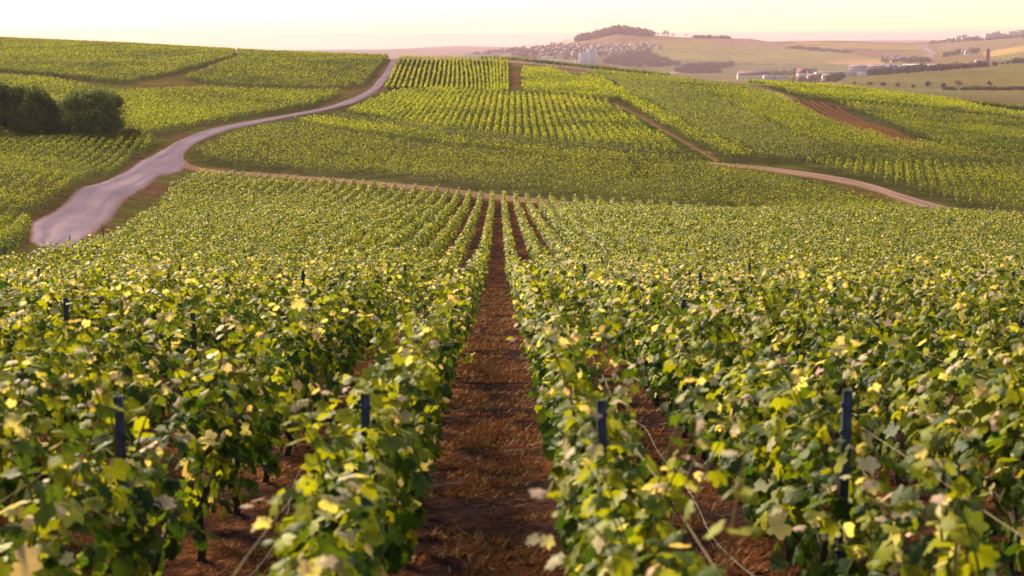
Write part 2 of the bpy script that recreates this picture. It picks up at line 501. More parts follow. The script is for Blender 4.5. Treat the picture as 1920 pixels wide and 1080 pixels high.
def build_ground():
    az = np.radians(np.concatenate([np.arange(-180, -30, 4.0), np.arange(-30, -23, 0.5), np.arange(-23, 23, 0.085), np.arange(23, 30, 0.5), np.arange(30, 180, 4.0)]))
    r = np.concatenate([np.geomspace(0.8, 700, 470), np.geomspace(712, 16000, 190)])
    A, Rr = np.meshgrid(az, r)
    X = Rr * np.sin(A); Y = Rr * np.cos(A)
    Z = height(X, Y)
    near = (Y > 0) & (Rr < 40)
    Z = Z + np.where(near, 0.009 * vnoise(X / 0.21, Y / 0.21, 21) + 0.008 * vnoise(X / 0.6, Y / 0.6, 22), 0)
    na, nr = len(az), len(r)
    V = np.stack([X, Y, Z], -1).reshape(-1, 3)
    C = sheet_color(V[:, 0], V[:, 1], V[:, 2])
    i = np.arange(nr - 1)[:, None] * na; j = np.arange(na)[None]; j2 = (j + 1) % na
    F = np.stack([i + j, i + j2, i + na + j2, i + na + j], -1).reshape(-1, 4)
    V = np.r_[V, [[0, 0, height(np.array([0.0]), np.array([0.0]))[0]]]]
    C = np.r_[C, C[:1]]
    cen = np.stack([np.arange(na), np.full(na, len(V) - 1), (np.arange(na) + 1) % na], -1)
    me = make_mesh('ground', V, [F[:, ::-1], cen[:, ::-1]], M_GROUND, C, True)
    link('ground', me, kind='structure', label='red brown soil and grassy verges under the vineyards, running on into pale hills', category='ground')
    return float(V[:, 2].min()), float(V[:, 2].max())
GZ0, GZ1 = build_ground()

# ------------------------------------------------------------------ lanes and tracks laid on the ground
def ribbon(name, left, right, label, category, color, off=0.05, sub=14, edge=0.10, edge_col=(0.11, 0.052, 0.03), across=19):
    L, Rr = [np.array([place(*p) if len(p) == 3 else ground_hit(p[0], p[1])[0] for p in side]) for side in (left, right)]
    def dense(P):
        s = np.linspace(0, len(P) - 1, (len(P) - 1) * sub + 1)
        i = np.clip(s.astype(int), 0, len(P) - 2); t = (s - i)[:, None]
        p0 = P[np.clip(i - 1, 0, len(P) - 1)]; p1 = P[i]; p2 = P[i + 1]; p3 = P[np.clip(i + 2, 0, len(P) - 1)]
        return 0.5 * (2 * p1 + (p2 - p0) * t + (2 * p0 - 5 * p1 + 4 * p2 - p3) * t ** 2 + (3 * p1 - p0 - 3 * p2 + p3) * t ** 3)
    L = dense(L)[:, :2]; Rr = dense(Rr)[:, :2]
    t = np.linspace(0, 1, across)
    w = np.linalg.norm(L - Rr, axis=1)
    jl = 0.06 * w * vnoise(np.arange(len(L)) / 7.0, np.zeros(len(L)), 31); jr = 0.06 * w * vnoise(np.arange(len(L)) / 7.0, np.ones(len(L)) * 9, 32)
    dirv = (Rr - L) / (w[:, None] + 1e-6)
    L = L + dirv * jl[:, None]; Rr = Rr + dirv * jr[:, None]
    G = L[:, None] * (1 - t)[None, :, None] + Rr[:, None] * t[None, :, None]
    X = G[..., 0].ravel(); Y = G[..., 1].ravel()
    crown = np.minimum(t, 1 - t)
    Z = height(X, Y) + np.tile(off * np.clip(crown * 6, -0.5, 1), len(L))
    n = vnoise(X / 1.7, Y / 1.7, 33) * 0.5 + vnoise(X / 0.6, Y / 0.6, 34) * 0.5
    e = np.clip(1 - np.tile(crown, len(L)) / edge + 0.5 * n, 0, 1)[:, None]
    ruts = np.tile(np.exp(-((t - 0.3) / 0.09) ** 2) + np.exp(-((t - 0.7) / 0.09) ** 2), len(L))[:, None]
    C = (np.array(color[0]) * (1 - 0.6 * ruts) + np.array(color[1]) * 0.6 * ruts) * (1 - e) + np.array(edge_col) * e
    streak = vnoise(np.tile(t * 9.0, len(L)) + 40, np.repeat(np.arange(len(L)) / 9.0, across), 35) + 0.6 * vnoise(np.tile(t * 21.0, len(L)), np.repeat(np.arange(len(L)) / 6.0, across), 36)
    C = C * (1 + 0.20 * streak)[:, None]
    na, nr = across, len(L)
    i = np.arange(nr - 1)[:, None] * na; j = np.arange(na - 1)[None]
    F = np.stack([i + j, i + j + 1, i + na + j + 1, i + na + j], -1).reshape(-1, 4)
    me = make_mesh(name, np.stack([X, Y, Z], -1), F, M_ROAD, C, True)
    return link(name, me, kind='structure', label=label, category=category)

ribbon('lane', [(75, 464), (58, 452), (62, 420), (110, 390), (200, 336), (262, 303), (300, 281), (335, 262), (400, 240), (480, 225), (560, 211), (610, 201), (650, 188), (677, 176), (698, 162), (715, 142), (727, 126), (735, 117, 455), (740, 110, 480)],
       [(105, 474), (140, 464), (172, 448), (205, 415), (252, 366), (300, 334), (345, 316), (350, 283), (405, 254), (484, 232), (564, 216), (616, 206), (660, 194), (690, 181), (714, 164), (730, 145), (742, 128), (749, 117, 455), (755, 110, 480)],
       'pale lilac gravel lane winding from the lower left up to the ridge', 'lane', [(0.215, 0.150, 0.195), (0.150, 0.115, 0.185)], off=0.12)
ribbon('path', [(347, 300), (366, 312), (420, 320), (520, 326), (700, 340), (830, 352), (940, 365), (1040, 374), (1110, 382), (1190, 389)],
       [(342, 306), (350, 318), (415, 328), (515, 334), (700, 349), (830, 362), (940, 376), (1040, 386), (1110, 393), (1190, 398)],
       'stony reddish dirt path along the far edge of the near vineyard', 'path', [(0.20, 0.105, 0.08), (0.26, 0.155, 0.12)], off=0.08)
ribbon('path', [(1330, 304), (1420, 311), (1480, 318), (1560, 329), (1640, 346), (1700, 366), (1780, 387), (1850, 402), (1900, 411), (1960, 420)],
       [(1330, 309), (1420, 319), (1480, 328), (1560, 341), (1640, 360), (1700, 382), (1780, 404), (1850, 419), (1900, 429), (1960, 438)],
       'whitish pink rutted track crossing the right side between two vineyards', 'path', [(0.19, 0.11, 0.085), (0.32, 0.215, 0.20)], off=0.08, edge_col=(0.12, 0.055, 0.032))
ribbon('path', [(1155, 194), (1210, 222), (1262, 252), (1320, 285), (1352, 303)],
       [(1150, 195), (1204, 223), (1256, 253), (1313, 286), (1342, 304.5)],
       'narrow red earth path with a grass strip running down the middle of the slope', 'path', [(0.13, 0.068, 0.042), (0.16, 0.09, 0.06)], off=0.06, edge_col=(0.11, 0.065, 0.03))
ribbon('path', [(890, 114.5, 466), (1000, 122, 456), (1100, 131, 442), (1250, 146, 422), (1340, 155), (1400, 162), (1450, 171), (1485, 184)],
       [(890, 116, 460), (1000, 125.5, 448), (1100, 135, 434), (1250, 149, 414), (1340, 158), (1400, 166), (1450, 178), (1475, 190)],
       'pale pink earth track along the top of the opposite slope', 'path', [(0.24, 0.14, 0.12), (0.32, 0.21, 0.20)], off=0.06)
ribbon('path', [(1840, 206, 338), (1880, 211, 336), (1925, 218, 334), (1980, 228, 332)], [(1840, 208.5, 333), (1880, 214, 331), (1925, 222, 329), (1980, 233, 327)],
       'short white track between vine rows at the right frame edge', 'path', [(0.5, 0.42, 0.38), (0.55, 0.5, 0.48)], off=0.06)

# ------------------------------------------------------------------ leaves
def vine_leaf_template():
    """Five-lobed toothed blade, base at the origin, tip along +y, slightly folded and drooping."""
    ang = [-78, -58, -35, -12, 3, 20, 38, 55, 66, 78, 90]
    rad = [.36, .66, .68, .76, .60, .80, .87, .72, .64, .82, 1.0]
    pts = [(r * math.cos(math.radians(a)), r * math.sin(math.radians(a))) for a, r in zip(ang, rad)]
    left = [(-x, y) for x, y in pts[-2::-1]]
    o = np.array(pts + left)
    o[:, 1] += 0.28
    V = np.c_[o, -0.30 * np.abs(o[:, 0]) ** 1.4 - 0.16 * np.clip(o[:, 1], 0, 2) ** 2 + 0.06 * np.sin(o[:, 0] * 9) + 0.10]
    V = np.r_[[[0, 0.30, 0.10]], V]
    n = len(o)
    F = np.array([(0, 1 + i, 1 + (i + 1) % n) for i in range(n - 1)])
    return V * np.array([0.72, 0.72, 0.8]), F

def mid_leaf_template():
    o = np.array([(0.16, 0), (.62, .12), (.60, .62), (0, 1.1), (-.60, .62), (-.62, .12), (-0.16, 0)])
    V = np.c_[o, -0.22 * np.abs(o[:, 0]) - 0.12 * o[:, 1] ** 2 + 0.08]
    V = np.r_[[[0, 0.35, 0.10]], V]
    F = np.array([(0, 1 + i, 2 + i) for i in range(6)])
    return V * 0.8, F

def kite_template():
    V = np.array([(0, 0, 0), (.46, .42, -.10), (0, 1, -.06), (-.46, .5, -.10)]) * 0.95
    return V, np.array([(0, 1, 2, 3)])

T_NEAR, T_MID, T_FAR = vine_leaf_template(), mid_leaf_template(), kite_template()
T_SHOOT = (T_FAR[0] * np.array([0.62, 1.35, 1.0]), T_FAR[1])

def unit(v):
    return v / (np.linalg.norm(v, axis=1)[:, None] + 1e-9)

def put_leaves(geo, T, pos, nrm, tip, size, col, curl=1.0):
    tv, tf = T
    z = unit(nrm)
    y = unit(tip - (tip * z).sum(1)[:, None] * z)
    x = np.cross(y, z)
    k = len(tv); n = len(pos)
    cz = (1 + curl * RNG.normal(size=n))[:, None, None]
    sx = (1 + 0.15 * RNG.normal(size=n))[:, None, None]
    V = pos[:, None] + size[:, None, None] * (tv[None, :, 0:1] * sx * x[:, None] + tv[None, :, 1:2] * y[:, None] + tv[None, :, 2:3] * cz * z[:, None])
    F = tf[None] + (np.arange(n) * k)[:, None, None]
    C = np.repeat(col, k, axis=0)
    # blades are a little paler along the outline than at the stalk
    geo.add(V.reshape(-1, 3), F.reshape(-1, tf.shape[1]), C)

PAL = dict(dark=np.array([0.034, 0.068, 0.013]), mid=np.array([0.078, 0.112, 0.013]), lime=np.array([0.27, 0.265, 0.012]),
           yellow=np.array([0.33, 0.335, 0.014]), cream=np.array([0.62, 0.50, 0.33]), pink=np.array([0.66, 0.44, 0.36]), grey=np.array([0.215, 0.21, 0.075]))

def leaf_colors(n, p):
    """p: dict colour name -> weight (weights may be arrays, one per leaf)."""
    names = list(p)
    W = np.stack([np.ones(n) * p[k] for k in names], 1)
    W = np.cumsum(W, 1); W /= W[:, -1:]
    k = (RNG.random(n)[:, None] > W).sum(1)
    pal = np.array([PAL[q] for q in names])
    c = pal[k]
    k2 = np.clip(k + RNG.integers(-1, 2, n), 0, len(names) - 1)
    f = (RNG.random(n) * 0.45)[:, None]
    c = c * (1 - f) + pal[k2] * f
    return c * (0.8 + 0.4 * RNG.random((n, 1)))

# ------------------------------------------------------------------ the near vineyard: one object per vine row
ROW0, PITCH_X = -0.06, 1.1
def canopy(geo, X, y0, y1, dens, T, size, stage, seed):
    """Leaves of one row between two distances. stage 0 near, 1 middle, 2 far."""
    n = int((y1 - y0) * dens)
    if n < 1:
        return
    y = y0 + (y1 - y0) * RNG.random(n)
    pl = vnoise(y / 0.95, np.full(n, seed * 3.7), 41)               # plant to plant
    big = vnoise(y / 9.0 + seed * 0.37, np.full(n, seed * 0.8), 42)  # vigour
    top = 1.05 + 0.15 * pl + 0.07 * big
    h = 0.14 + (top - 0.14) * RNG.beta(1.5, 1.05, n)
    u = h / top
    hw = np.interp(u, [0, .18, .5, .8, 1.0], [.07, .115, .14, .13, .08]) * (1 + 0.28 * pl)
    keep = RNG.random(n) < np.clip(0.86 + 0.55 * pl, 0.3, 1)
    y, pl, big, top, h, u, hw = (a[keep] for a in (y, pl, big, top, h, u, hw)); n = len(y)
    s = np.sign(RNG.random(n) - 0.5)
    q = RNG.random(n) ** 0.45
    out = s * hw * q + RNG.normal(size=n) * 0.025
    stray = RNG.random(n) < 0.05
    out = np.where(stray, out * 1.35, out)
    h = np.where((RNG.random(n) < 0.035) & (u > 0.75), h + 0.22 * RNG.random(n), h)
    x = X + out
    z = height(np.full(n, X), y) if stage < 2 else np.interp(y, np.linspace(y0, y1, 60), height(np.full(60, X), np.linspace(y0, y1, 60)))
    pos = np.stack([x, y, z + h], -1)
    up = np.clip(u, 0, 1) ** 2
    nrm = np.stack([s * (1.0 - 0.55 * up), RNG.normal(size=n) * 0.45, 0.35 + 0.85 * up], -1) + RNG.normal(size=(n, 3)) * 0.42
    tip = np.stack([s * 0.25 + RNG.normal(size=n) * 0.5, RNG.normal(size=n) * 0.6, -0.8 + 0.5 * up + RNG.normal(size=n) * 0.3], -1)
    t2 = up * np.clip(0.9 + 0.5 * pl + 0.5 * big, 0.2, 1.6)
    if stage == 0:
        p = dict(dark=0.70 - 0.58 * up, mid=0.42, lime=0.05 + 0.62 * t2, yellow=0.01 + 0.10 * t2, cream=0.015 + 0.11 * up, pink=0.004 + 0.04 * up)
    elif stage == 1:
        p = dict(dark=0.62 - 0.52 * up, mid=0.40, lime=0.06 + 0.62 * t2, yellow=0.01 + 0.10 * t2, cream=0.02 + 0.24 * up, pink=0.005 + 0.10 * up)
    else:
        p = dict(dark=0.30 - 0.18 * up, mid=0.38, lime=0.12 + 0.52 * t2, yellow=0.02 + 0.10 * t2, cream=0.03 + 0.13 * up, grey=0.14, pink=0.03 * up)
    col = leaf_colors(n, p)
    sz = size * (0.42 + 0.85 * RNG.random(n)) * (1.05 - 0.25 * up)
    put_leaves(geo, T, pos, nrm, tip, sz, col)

def shoots(geo, X, y0, y1, per_m, seed):
    """Loose canes that stick out of the canopy with their own leaves and pale tips."""
    n = int((y1 - y0) * per_m)
    P, Nn, Tt, S, Cc = [], [], [], [], []
    for _ in range(n):
        y = y0 + (y1 - y0) * RNG.random()
        s = -1 if RNG.random() < 0.5 else 1
        z0 = float(height(np.array([X]), np.array([y]))[0])
        high = RNG.random() < 0.72
        b = np.array([X + s * 0.10 * RNG.random(), y, z0 + (0.80 if high else 0.45) + 0.2 * RNG.random()])
        d = np.array([s * (0.05 + 0.32 * RNG.random()), RNG.normal() * 0.4, 1.0 if high else 0.6])
        d /= np.linalg.norm(d)
        L = 0.32 + 0.48 * RNG.random()
        droop = 0.25 + 0.8 * RNG.random()
        t = np.linspace(0, 1, 7)
        side = np.array([s * 0.35, RNG.normal() * 0.5, -1.0])
        pts = b + L * (t[:, None] * d + (t ** 2)[:, None] * side * 0.35 * droop)
        tan = (0.24, 0.14, 0.035) if RNG.random() < 0.55 else (0.13, 0.15, 0.04)
        geo.tube(pts, np.linspace(0.0052, 0.0022, 7), 4, tan)
        for k in range(1, 7):
            for _r in range(1 if k < 4 else 2):
                a = RNG.random() * 6.28
                o = np.array([math.cos(a), math.sin(a), 0.15])
                P.append(pts[k] + o * 0.03); Tt.append(o + np.array([0, 0, -0.3]) + RNG.normal(size=3) * 0.3)
                Nn.append(np.array([0, 0, 1.0]) + o * 0.5 + RNG.normal(size=3) * 0.45)
                S.append((0.096 - 0.0085 * k) * (0.8 + 0.4 * RNG.random()))
                r = RNG.random()
                if k >= 6: c = 'cream' if r < 0.45 else ('pink' if r < 0.8 else 'lime')
                elif k == 5: c = 'cream' if r < 0.3 else ('yellow' if r < 0.4 else 'lime')
                else: c = 'lime' if r < 0.5 else 'mid'
                Cc.append(PAL[c] * (0.8 + 0.4 * RNG.random()))
    if P:
        put_leaves(geo, T_NEAR, np.array(P), np.array(Nn), np.array(Tt), np.array(S), np.array(Cc))

ORD = ['zeroth', 'first', 'second', 'third', 'fourth', 'fifth', 'sixth', 'seventh', 'eighth', 'ninth', 'tenth', 'eleventh', 'twelfth', 'thirteenth', 'fourteenth', 'fifteenth',
       'sixteenth', 'seventeenth', 'eighteenth', 'nineteenth', 'twentieth', 'twenty-first', 'twenty-second', 'twenty-third', 'twenty-fourth', 'twenty-fifth', 'twenty-sixth', 'twenty-seventh', 'twenty-eighth']

def row_name(k):
    """k = 0, 1, .. to the right, -1, -2, .. to the left of the central path."""
    side = 'right' if k >= 0 else 'left'
    return ORD[k + 1 if k >= 0 else -k], side

ROWS = {}
def row_span(X):
    y = np.arange(-4, 165, 0.25)
    ok = inside(NEAR_POLY, np.full(len(y), X), y)
    if not ok.any():
        return None
    return y[ok][0], y[ok][-1]

for k in range(-33, 50):
    X = ROW0 + (k + 0.5) * PITCH_X
    sp = row_span(X)
    if sp is None:
        continue
    y0 = max(sp[0], 2.3, abs(X) / 0.40 - 3.0); y1 = sp[1]
    if y1 - y0 < 16:
        continue
    ROWS[k] = (X, y0, y1)

def build_row(k):
    X, y0, y1 = ROWS[k]
    g = Geo()
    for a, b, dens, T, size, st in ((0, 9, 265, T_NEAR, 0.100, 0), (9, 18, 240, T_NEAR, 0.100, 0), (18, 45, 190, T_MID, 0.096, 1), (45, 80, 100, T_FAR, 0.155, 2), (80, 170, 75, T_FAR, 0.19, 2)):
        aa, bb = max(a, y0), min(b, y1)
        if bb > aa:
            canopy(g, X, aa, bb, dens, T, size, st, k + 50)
    if y0 < 18:
        shoots(g, X, y0, min(18, y1), 5.0, k)
    if abs(k + 0.5) <= 10:
        o, side = row_name(k)
        lab = f'{o} vine row {side} of the central brown path, leafy with pale tips'
    elif k < 0:
        lab = 'vine row in the merged green mass beside the lane, left of the central path'
    else:
        lab = 'vine row in the merged yellow green mass far right of the central path'
    if y0 < 9:
        root = link('vine_row', None, label=lab, category='vine row', group='vine rows of the near vineyard', loc=(X, y0, float(height(np.array([X]), np.array([y0]))[0])))
        me = g.mesh('foliage', M_VINE)
        me.transform(__import__('mathutils').Matrix.Translation(-root.location))
        link('foliage', me, root)
        y = y0 + 0.3
        while y < min(y1, 14):
            tg = Geo()
            zz = float(height(np.array([X]), np.array([y]))[0])
            pts = np.array([(0, 0, -0.06), (0.015, 0.02, 0.08), (-0.01, 0.01, 0.2), (0.02, -0.02, 0.33), (0.03, 0.05, 0.42)]) + RNG.normal(size=(5, 3)) * 0.012
            tg.tube(pts, np.array([.030, .024, .020, .021, .012]), 7, (1, 1, 1))
            tg.tube(np.array([pts[3], pts[3] + (0.01, 0.16, 0.07), pts[3] + (0, 0.42, 0.09)]), np.array([.014, .010, .006]), 5)
            tm = tg.mesh('trunk', M_BARK, True)
            link('trunk', tm, root, loc=np.array([X + RNG.normal() * 0.015, y, zz]) - np.array(root.location))
            y += 0.95 + 0.15 * RNG.random()
    else:
        link('vine_row', g.mesh('vine_row', M_VINE), label=lab, category='vine row', group='vine rows of the near vineyard')

for k in ROWS:
    build_row(k)

# ------------------------------------------------------------------ stakes and wires of the near rows
def stake_mesh(h=1.32):
    g = Geo()
    a, b, t = 0.019, 0.016, 0.003
    prof = np.array([(-a, b), (-a, -b), (a, -b), (a, b), (a - t, b), (a - t, -b + t), (-a + t, -b + t), (-a + t, b)])
    V = np.r_[np.c_[prof, np.full(8, -0.35)], np.c_[prof, np.full(8, h)]]
    F = [(i, (i + 1) % 8, 8 + (i + 1) % 8, 8 + i) for i in range(8)]
    g.add(V, F)
    g.add(np.c_[prof, np.full(8, h)], [(0, 1, 6, 7), (1, 2, 5, 6), (2, 3, 4, 5)])
    for z in (0.35, 0.55, 0.75, 0.95, 1.12, 1.25):       # wire hooks punched out of both flanks
        for s in (-1, 1):
            g.box((s * (a + 0.004), 0.004, z), (0.008, 0.010, 0.022))
    return g.mesh('stake', M_STAKE)
STAKE = stake_mesh()
POST_Y = {}
def add_stake(X, y, lab, tilt=0.03, dz=0.0):
    o = link('vineyard_stake', STAKE, label=lab, category='stake', group='steel stakes of the near vineyard',
             loc=(X, y, float(height(np.array([X]), np.array([y]))[0]) + dz))
    o.rotation_euler = (RNG.normal() * tilt, RNG.normal() * tilt, RNG.normal() * 0.2)
for k in range(-9, 11):
    X, y0, y1 = ROWS[k]
    o, side = row_name(k)
    ys, c = [], 0
    first = 6.25 + 0.04 * RNG.normal()
    y = first - 6.8
    RNG.random()
    while y < 29:
        if y > y0 + 0.2:
            c += 1
            add_stake(X, y, f'dark blue stake, {ORD[c]} from the camera in {o} vine row {side} of path', dz=-0.14 + 0.05 * RNG.random() if y < 9 else -0.36 + 0.24 * RNG.random())
            ys.append(y)
        else:
            ys.append(y)
        y += 6.8 if y < 0 else 6.8 + 0.4 * RNG.normal()
    POST_Y[k] = ys
n_end = 0
for k in sorted(ROWS):
    X, y0, y1 = ROWS[k]
    if k < -14 and y0 > 44:
        n_end += 1
        if n_end % 2:
            continue
        add_stake(X, y0 - 0.25, 'steel end stake of a vine row beside the reddish verge below the lane', 0.06)

def add_wire(pts, lab, rad, mat, name='trellis_wire'):
    g = Geo()
    g.tube(pts, rad, 4)
    link(name, g.mesh(name, mat, True), label=lab, category='wire', group='wires strung along the near vine rows')

for k in range(-9, 11):
    X, y0, y1 = ROWS[k]
    o, side = row_name(k)
    s = 1 if k >= 0 else -1
    ys = POST_Y[k]
    pts = []
    for a, b in zip(ys[:-1], ys[1:]):
        sag = 0.03 + 0.07 * RNG.random()
        bow = 0.02 + 0.04 * RNG.random()
        for t in np.linspace(0, 1, 14)[:-1]:
            y = a + (b - a) * t
            q = 4 * t * (1 - t)
            pts.append((X + s * (0.07 + 0.07 * q + bow * q), y, 1.04 - sag * q + 0.004 * RNG.normal()))
    pts = np.array(pts)
    pts = pts[pts[:, 1] > max(y0 - 2.2, 1.6)]
    pts[:, 2] += height(pts[:, 0] * 0 + X, pts[:, 1])
    add_wire(pts, f'tan wire strung along the {o} vine row {side} of the central path', 0.0019 if abs(k) < 4 else 0.0018, M_WIRE)
# two slack lower wires that hang into the alleys
for xs, yy, lab in (((1.02, 1.06, 1.12, 1.22, 1.20), (10.5, 8.8, 7.2, 5.6, 4.0), 'slack thin grey wire hanging low in the alley right of the first right row'),
                    ((-1.25, -1.18, -1.14, -1.2, -1.3), (9.5, 8.0, 6.6, 5.2, 3.6), 'slack thin grey wire hanging low in the alley left of the first left row')):
    t = np.linspace(0, 4, 40)
    x = np.interp(t, range(5), xs) + 0.02 * np.sin(t * 5); y = np.interp(t, range(5), yy)
    add_wire(np.c_[x, y, height(x, y) + 0.36 + 0.05 * np.sin(t * 2.2) + 0.002 * RNG.normal(size=40)], lab, 0.0016, M_STEELWIRE)

# ------------------------------------------------------------------ dry moss, straw and weeds in the alleys
def build_litter():
    g = Geo()
    n = 80000
    y = 3.2 + 42 * RNG.random(n) ** 1.7
    lanes = RNG.integers(-7, 8, n)
    x = ROW0 + lanes * PITCH_X + RNG.normal(size=n) * 0.26
    dens = 0.9 * vnoise(x / 0.24, y / 0.22, 13) + 0.5 * vnoise(x / 0.8, y / 0.7, 14)
    m = (dens > -0.12)
    x, y, dens = x[m], y[m], dens[m]
    # each tuft: a few thin blades
    k = 7
    x = np.repeat(x, k) + RNG.normal(size=len(x) * k) * 0.035; y = np.repeat(y, k) + RNG.normal(size=len(y) * k) * 0.03
    n = len(x)
    z = height(x, y)
    L = 0.025 + 0.06 * RNG.random(n) ** 2
    a = RNG.random(n) * 6.283
    d = np.stack([np.cos(a) * 0.8, np.sin(a) * 0.8, 0.3 + 0.7 * RNG.random(n)], -1)
    b = np.stack([x, y, z - 0.004], -1)
    wv = np.stack([-np.sin(a), np.cos(a), np.zeros(n)], -1) * (0.003 + 0.003 * RNG.random(n))[:, None] * (1 + y / 9)[:, None]
    V = np.stack([b - wv, b + wv, b + d * L[:, None]], 1).reshape(-1, 3)
    c = np.array([[0.30, 0.105, 0.032], [0.22, 0.078, 0.028], [0.36, 0.18, 0.06], [0.17, 0.13, 0.04]])[RNG.choice(4, n, p=[.45, .3, .18, .07])] * (0.7 + 0.6 * RNG.random((n, 1)))
    g.add(V, np.arange(3 * n).reshape(-1, 3), np.repeat(c, 3, 0))
    # straw, prunings and chips lying flat
    n = 9000
    y = 3.0 + 30 * RNG.random(n) ** 1.8
    x = ROW0 + RNG.integers(-6, 7, n) * PITCH_X + RNG.normal(size=n) * 0.27
    z = height(x, y) + 0.012 + 0.01 * RNG.random(n)
    a = RNG.random(n) * 6.283
    L = 0.012 + 0.05 * RNG.random(n) ** 3; W = 0.0018 + 0.003 * RNG.random(n)
    dx = np.stack([np.cos(a) * L, np.sin(a) * L, RNG.normal(size=n) * 0.006], -1); dw = np.stack([-np.sin(a) * W, np.cos(a) * W, np.zeros(n)], -1)
    b = np.stack([x, y, z], -1)
    V = np.stack([b - dx - dw, b + dx - dw, b + dx + dw, b - dx + dw], 1).reshape(-1, 3)
    c = np.array([[0.30, 0.20, 0.13], [0.16, 0.09, 0.06], [0.42, 0.32, 0.22], [0.10, 0.06, 0.05]])[RNG.choice(4, n, p=[.3, .35, .1, .25])]
    g.add(V, np.arange(4 * n).reshape(-1, 4), np.repeat(c, 4, 0))
    link('dry_grass', g.mesh('dry_grass', M_GRASS), kind='stuff', label='rust brown dry moss, straw and prunings covering the soil between the near rows', category='dry grass')
build_litter()

# ------------------------------------------------------------------ vineyards on the opposite slope
OLIVE = np.array([0.17, 0.17, 0.03])
RAMP = {
    'bright': ['dark', 'mid', 'lime', np.array([0.32, 0.325, 0.008]), np.array([0.43, 0.40, 0.010])],
    'lime': ['dark', 'mid', OLIVE, 'lime', np.array([0.31, 0.315, 0.008])],
    'olive': ['dark', 'mid', OLIVE * 0.9, OLIVE * 1.15, 'lime'],
    'grey': ['dark', 'mid', 'grey', PAL['grey'] * 1.2, OLIVE * 1.4],
    'greygreen': ['mid', OLIVE * 0.8, PAL['grey'] * 1.15, OLIVE * 1.6, 'lime'],
    'green': ['dark', 'dark', 'mid', OLIVE * 0.9, 'lime'],
}
def parcel_points(P, ang, spacing, holes=()):
    """Points along parallel rows inside a ground outline, a step of about 1 m; returns x, y, row number."""
    ca, sa = math.cos(ang), math.sin(ang)
    u = P[:, 0] * ca + P[:, 1] * sa; v = -P[:, 0] * sa + P[:, 1] * ca
    vs = np.arange(v.min(), v.max(), spacing)
    us = np.arange(u.min(), u.max(), 1.0)
    U, Vv = np.meshgrid(us, vs)
    R = np.repeat(np.arange(len(vs)), len(us))
    U = U.ravel() + RNG.random(U.size) * 0.5; Vv = Vv.ravel()
    x = U * ca - Vv * sa; y = U * sa + Vv * ca
    m = inside(P, x, y)
    return x[m], y[m], R[m]

def clumps(geo, x, y, row, ang, style, hgt=1.15, dens=1.0, halfw=0.28, top=None):
    if len(x) == 0:
        return
    d = np.maximum(y, 40.0)
    s0 = np.clip(0.00105 * d, 0.15, 0.42)
    per = np.clip(2.4 / s0 * dens, 2, 34)
    cnt = np.floor(per + RNG.random(len(x))).astype(int)
    vig = vnoise(x / 1.3, y / 1.3, 61); vig2 = vnoise(x / 14.0, y / 14.0, 62) ; vig3 = vnoise(x / 5.0 + 50, y / 5.0, 63)
    gap = (RNG.random(len(x)) < 0.05)
    cnt = np.where(gap, (cnt * 0.3).astype(int), cnt)
    i = np.repeat(np.arange(len(x)), cnt)
    n = len(i)
    ca, sa = math.cos(ang), math.sin(ang)
    du = (RNG.random(n) - 0.5) * 1.2
    top = hgt * (1 + 0.09 * vig[i] + 0.10 * vig2[i])
    h = top * (0.12 + 0.88 * RNG.beta(1.6, 1.0, n))
    sgn = np.sign(RNG.random(n) - 0.5)
    hw = halfw * np.interp(h / top, [0, .5, 1.0], [.7, 1.0, .55])
    dv = sgn * hw * RNG.random(n) ** 0.5
    X = x[i] + du * ca - dv * sa; Y = y[i] + du * sa + dv * ca
    zz = height(x, y)
    Z = zz[i] + h
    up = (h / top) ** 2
    out = np.stack([-sa * sgn, ca * sgn, np.zeros(n)], -1)
    nrm = out * (1 - 0.5 * up)[:, None] + np.array([0, 0, 1.0]) * (0.35 + 0.8 * up)[:, None] + RNG.normal(size=(n, 3)) * 0.5
    tip = out * 0.2 + np.array([0, 0, 1.0]) + RNG.normal(size=(n, 3)) * 0.45
    pv = RNG.normal(size=len(x))[i]
    t = np.clip(0.10 + 1.15 * up + 0.5 * vig2[i] + 0.40 * vig3[i] + 0.20 * vig[i] + 0.16 * pv, 0.03, 2.2)  # dark at the foot, bright on top: shading of the rows put into leaf colour
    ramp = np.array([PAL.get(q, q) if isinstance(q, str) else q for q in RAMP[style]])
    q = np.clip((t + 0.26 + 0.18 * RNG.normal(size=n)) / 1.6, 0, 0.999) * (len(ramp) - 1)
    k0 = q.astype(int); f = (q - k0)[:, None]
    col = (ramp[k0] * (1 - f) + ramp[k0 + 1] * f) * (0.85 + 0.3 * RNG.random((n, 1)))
    size = s0[i] * (0.45 + 1.0 * RNG.random(n))
    pos = np.stack([X, Y, Z], -1)
    put_leaves(geo, T_SHOOT, pos, nrm, tip, size, col)

GROUND_PARCELS = []
def edge_dist(P, x, y):
    d = np.full(len(x), 1e9)
    for i in range(len(P)):
        a = P[i]; b = P[(i + 1) % len(P)]
        ab = b - a; L2 = (ab ** 2).sum() + 1e-9
        t = np.clip(((x - a[0]) * ab[0] + (y - a[1]) * ab[1]) / L2, 0, 1)
        d = np.minimum(d, np.hypot(x - a[0] - t * ab[0], y - a[1] - t * ab[1]))
    return d

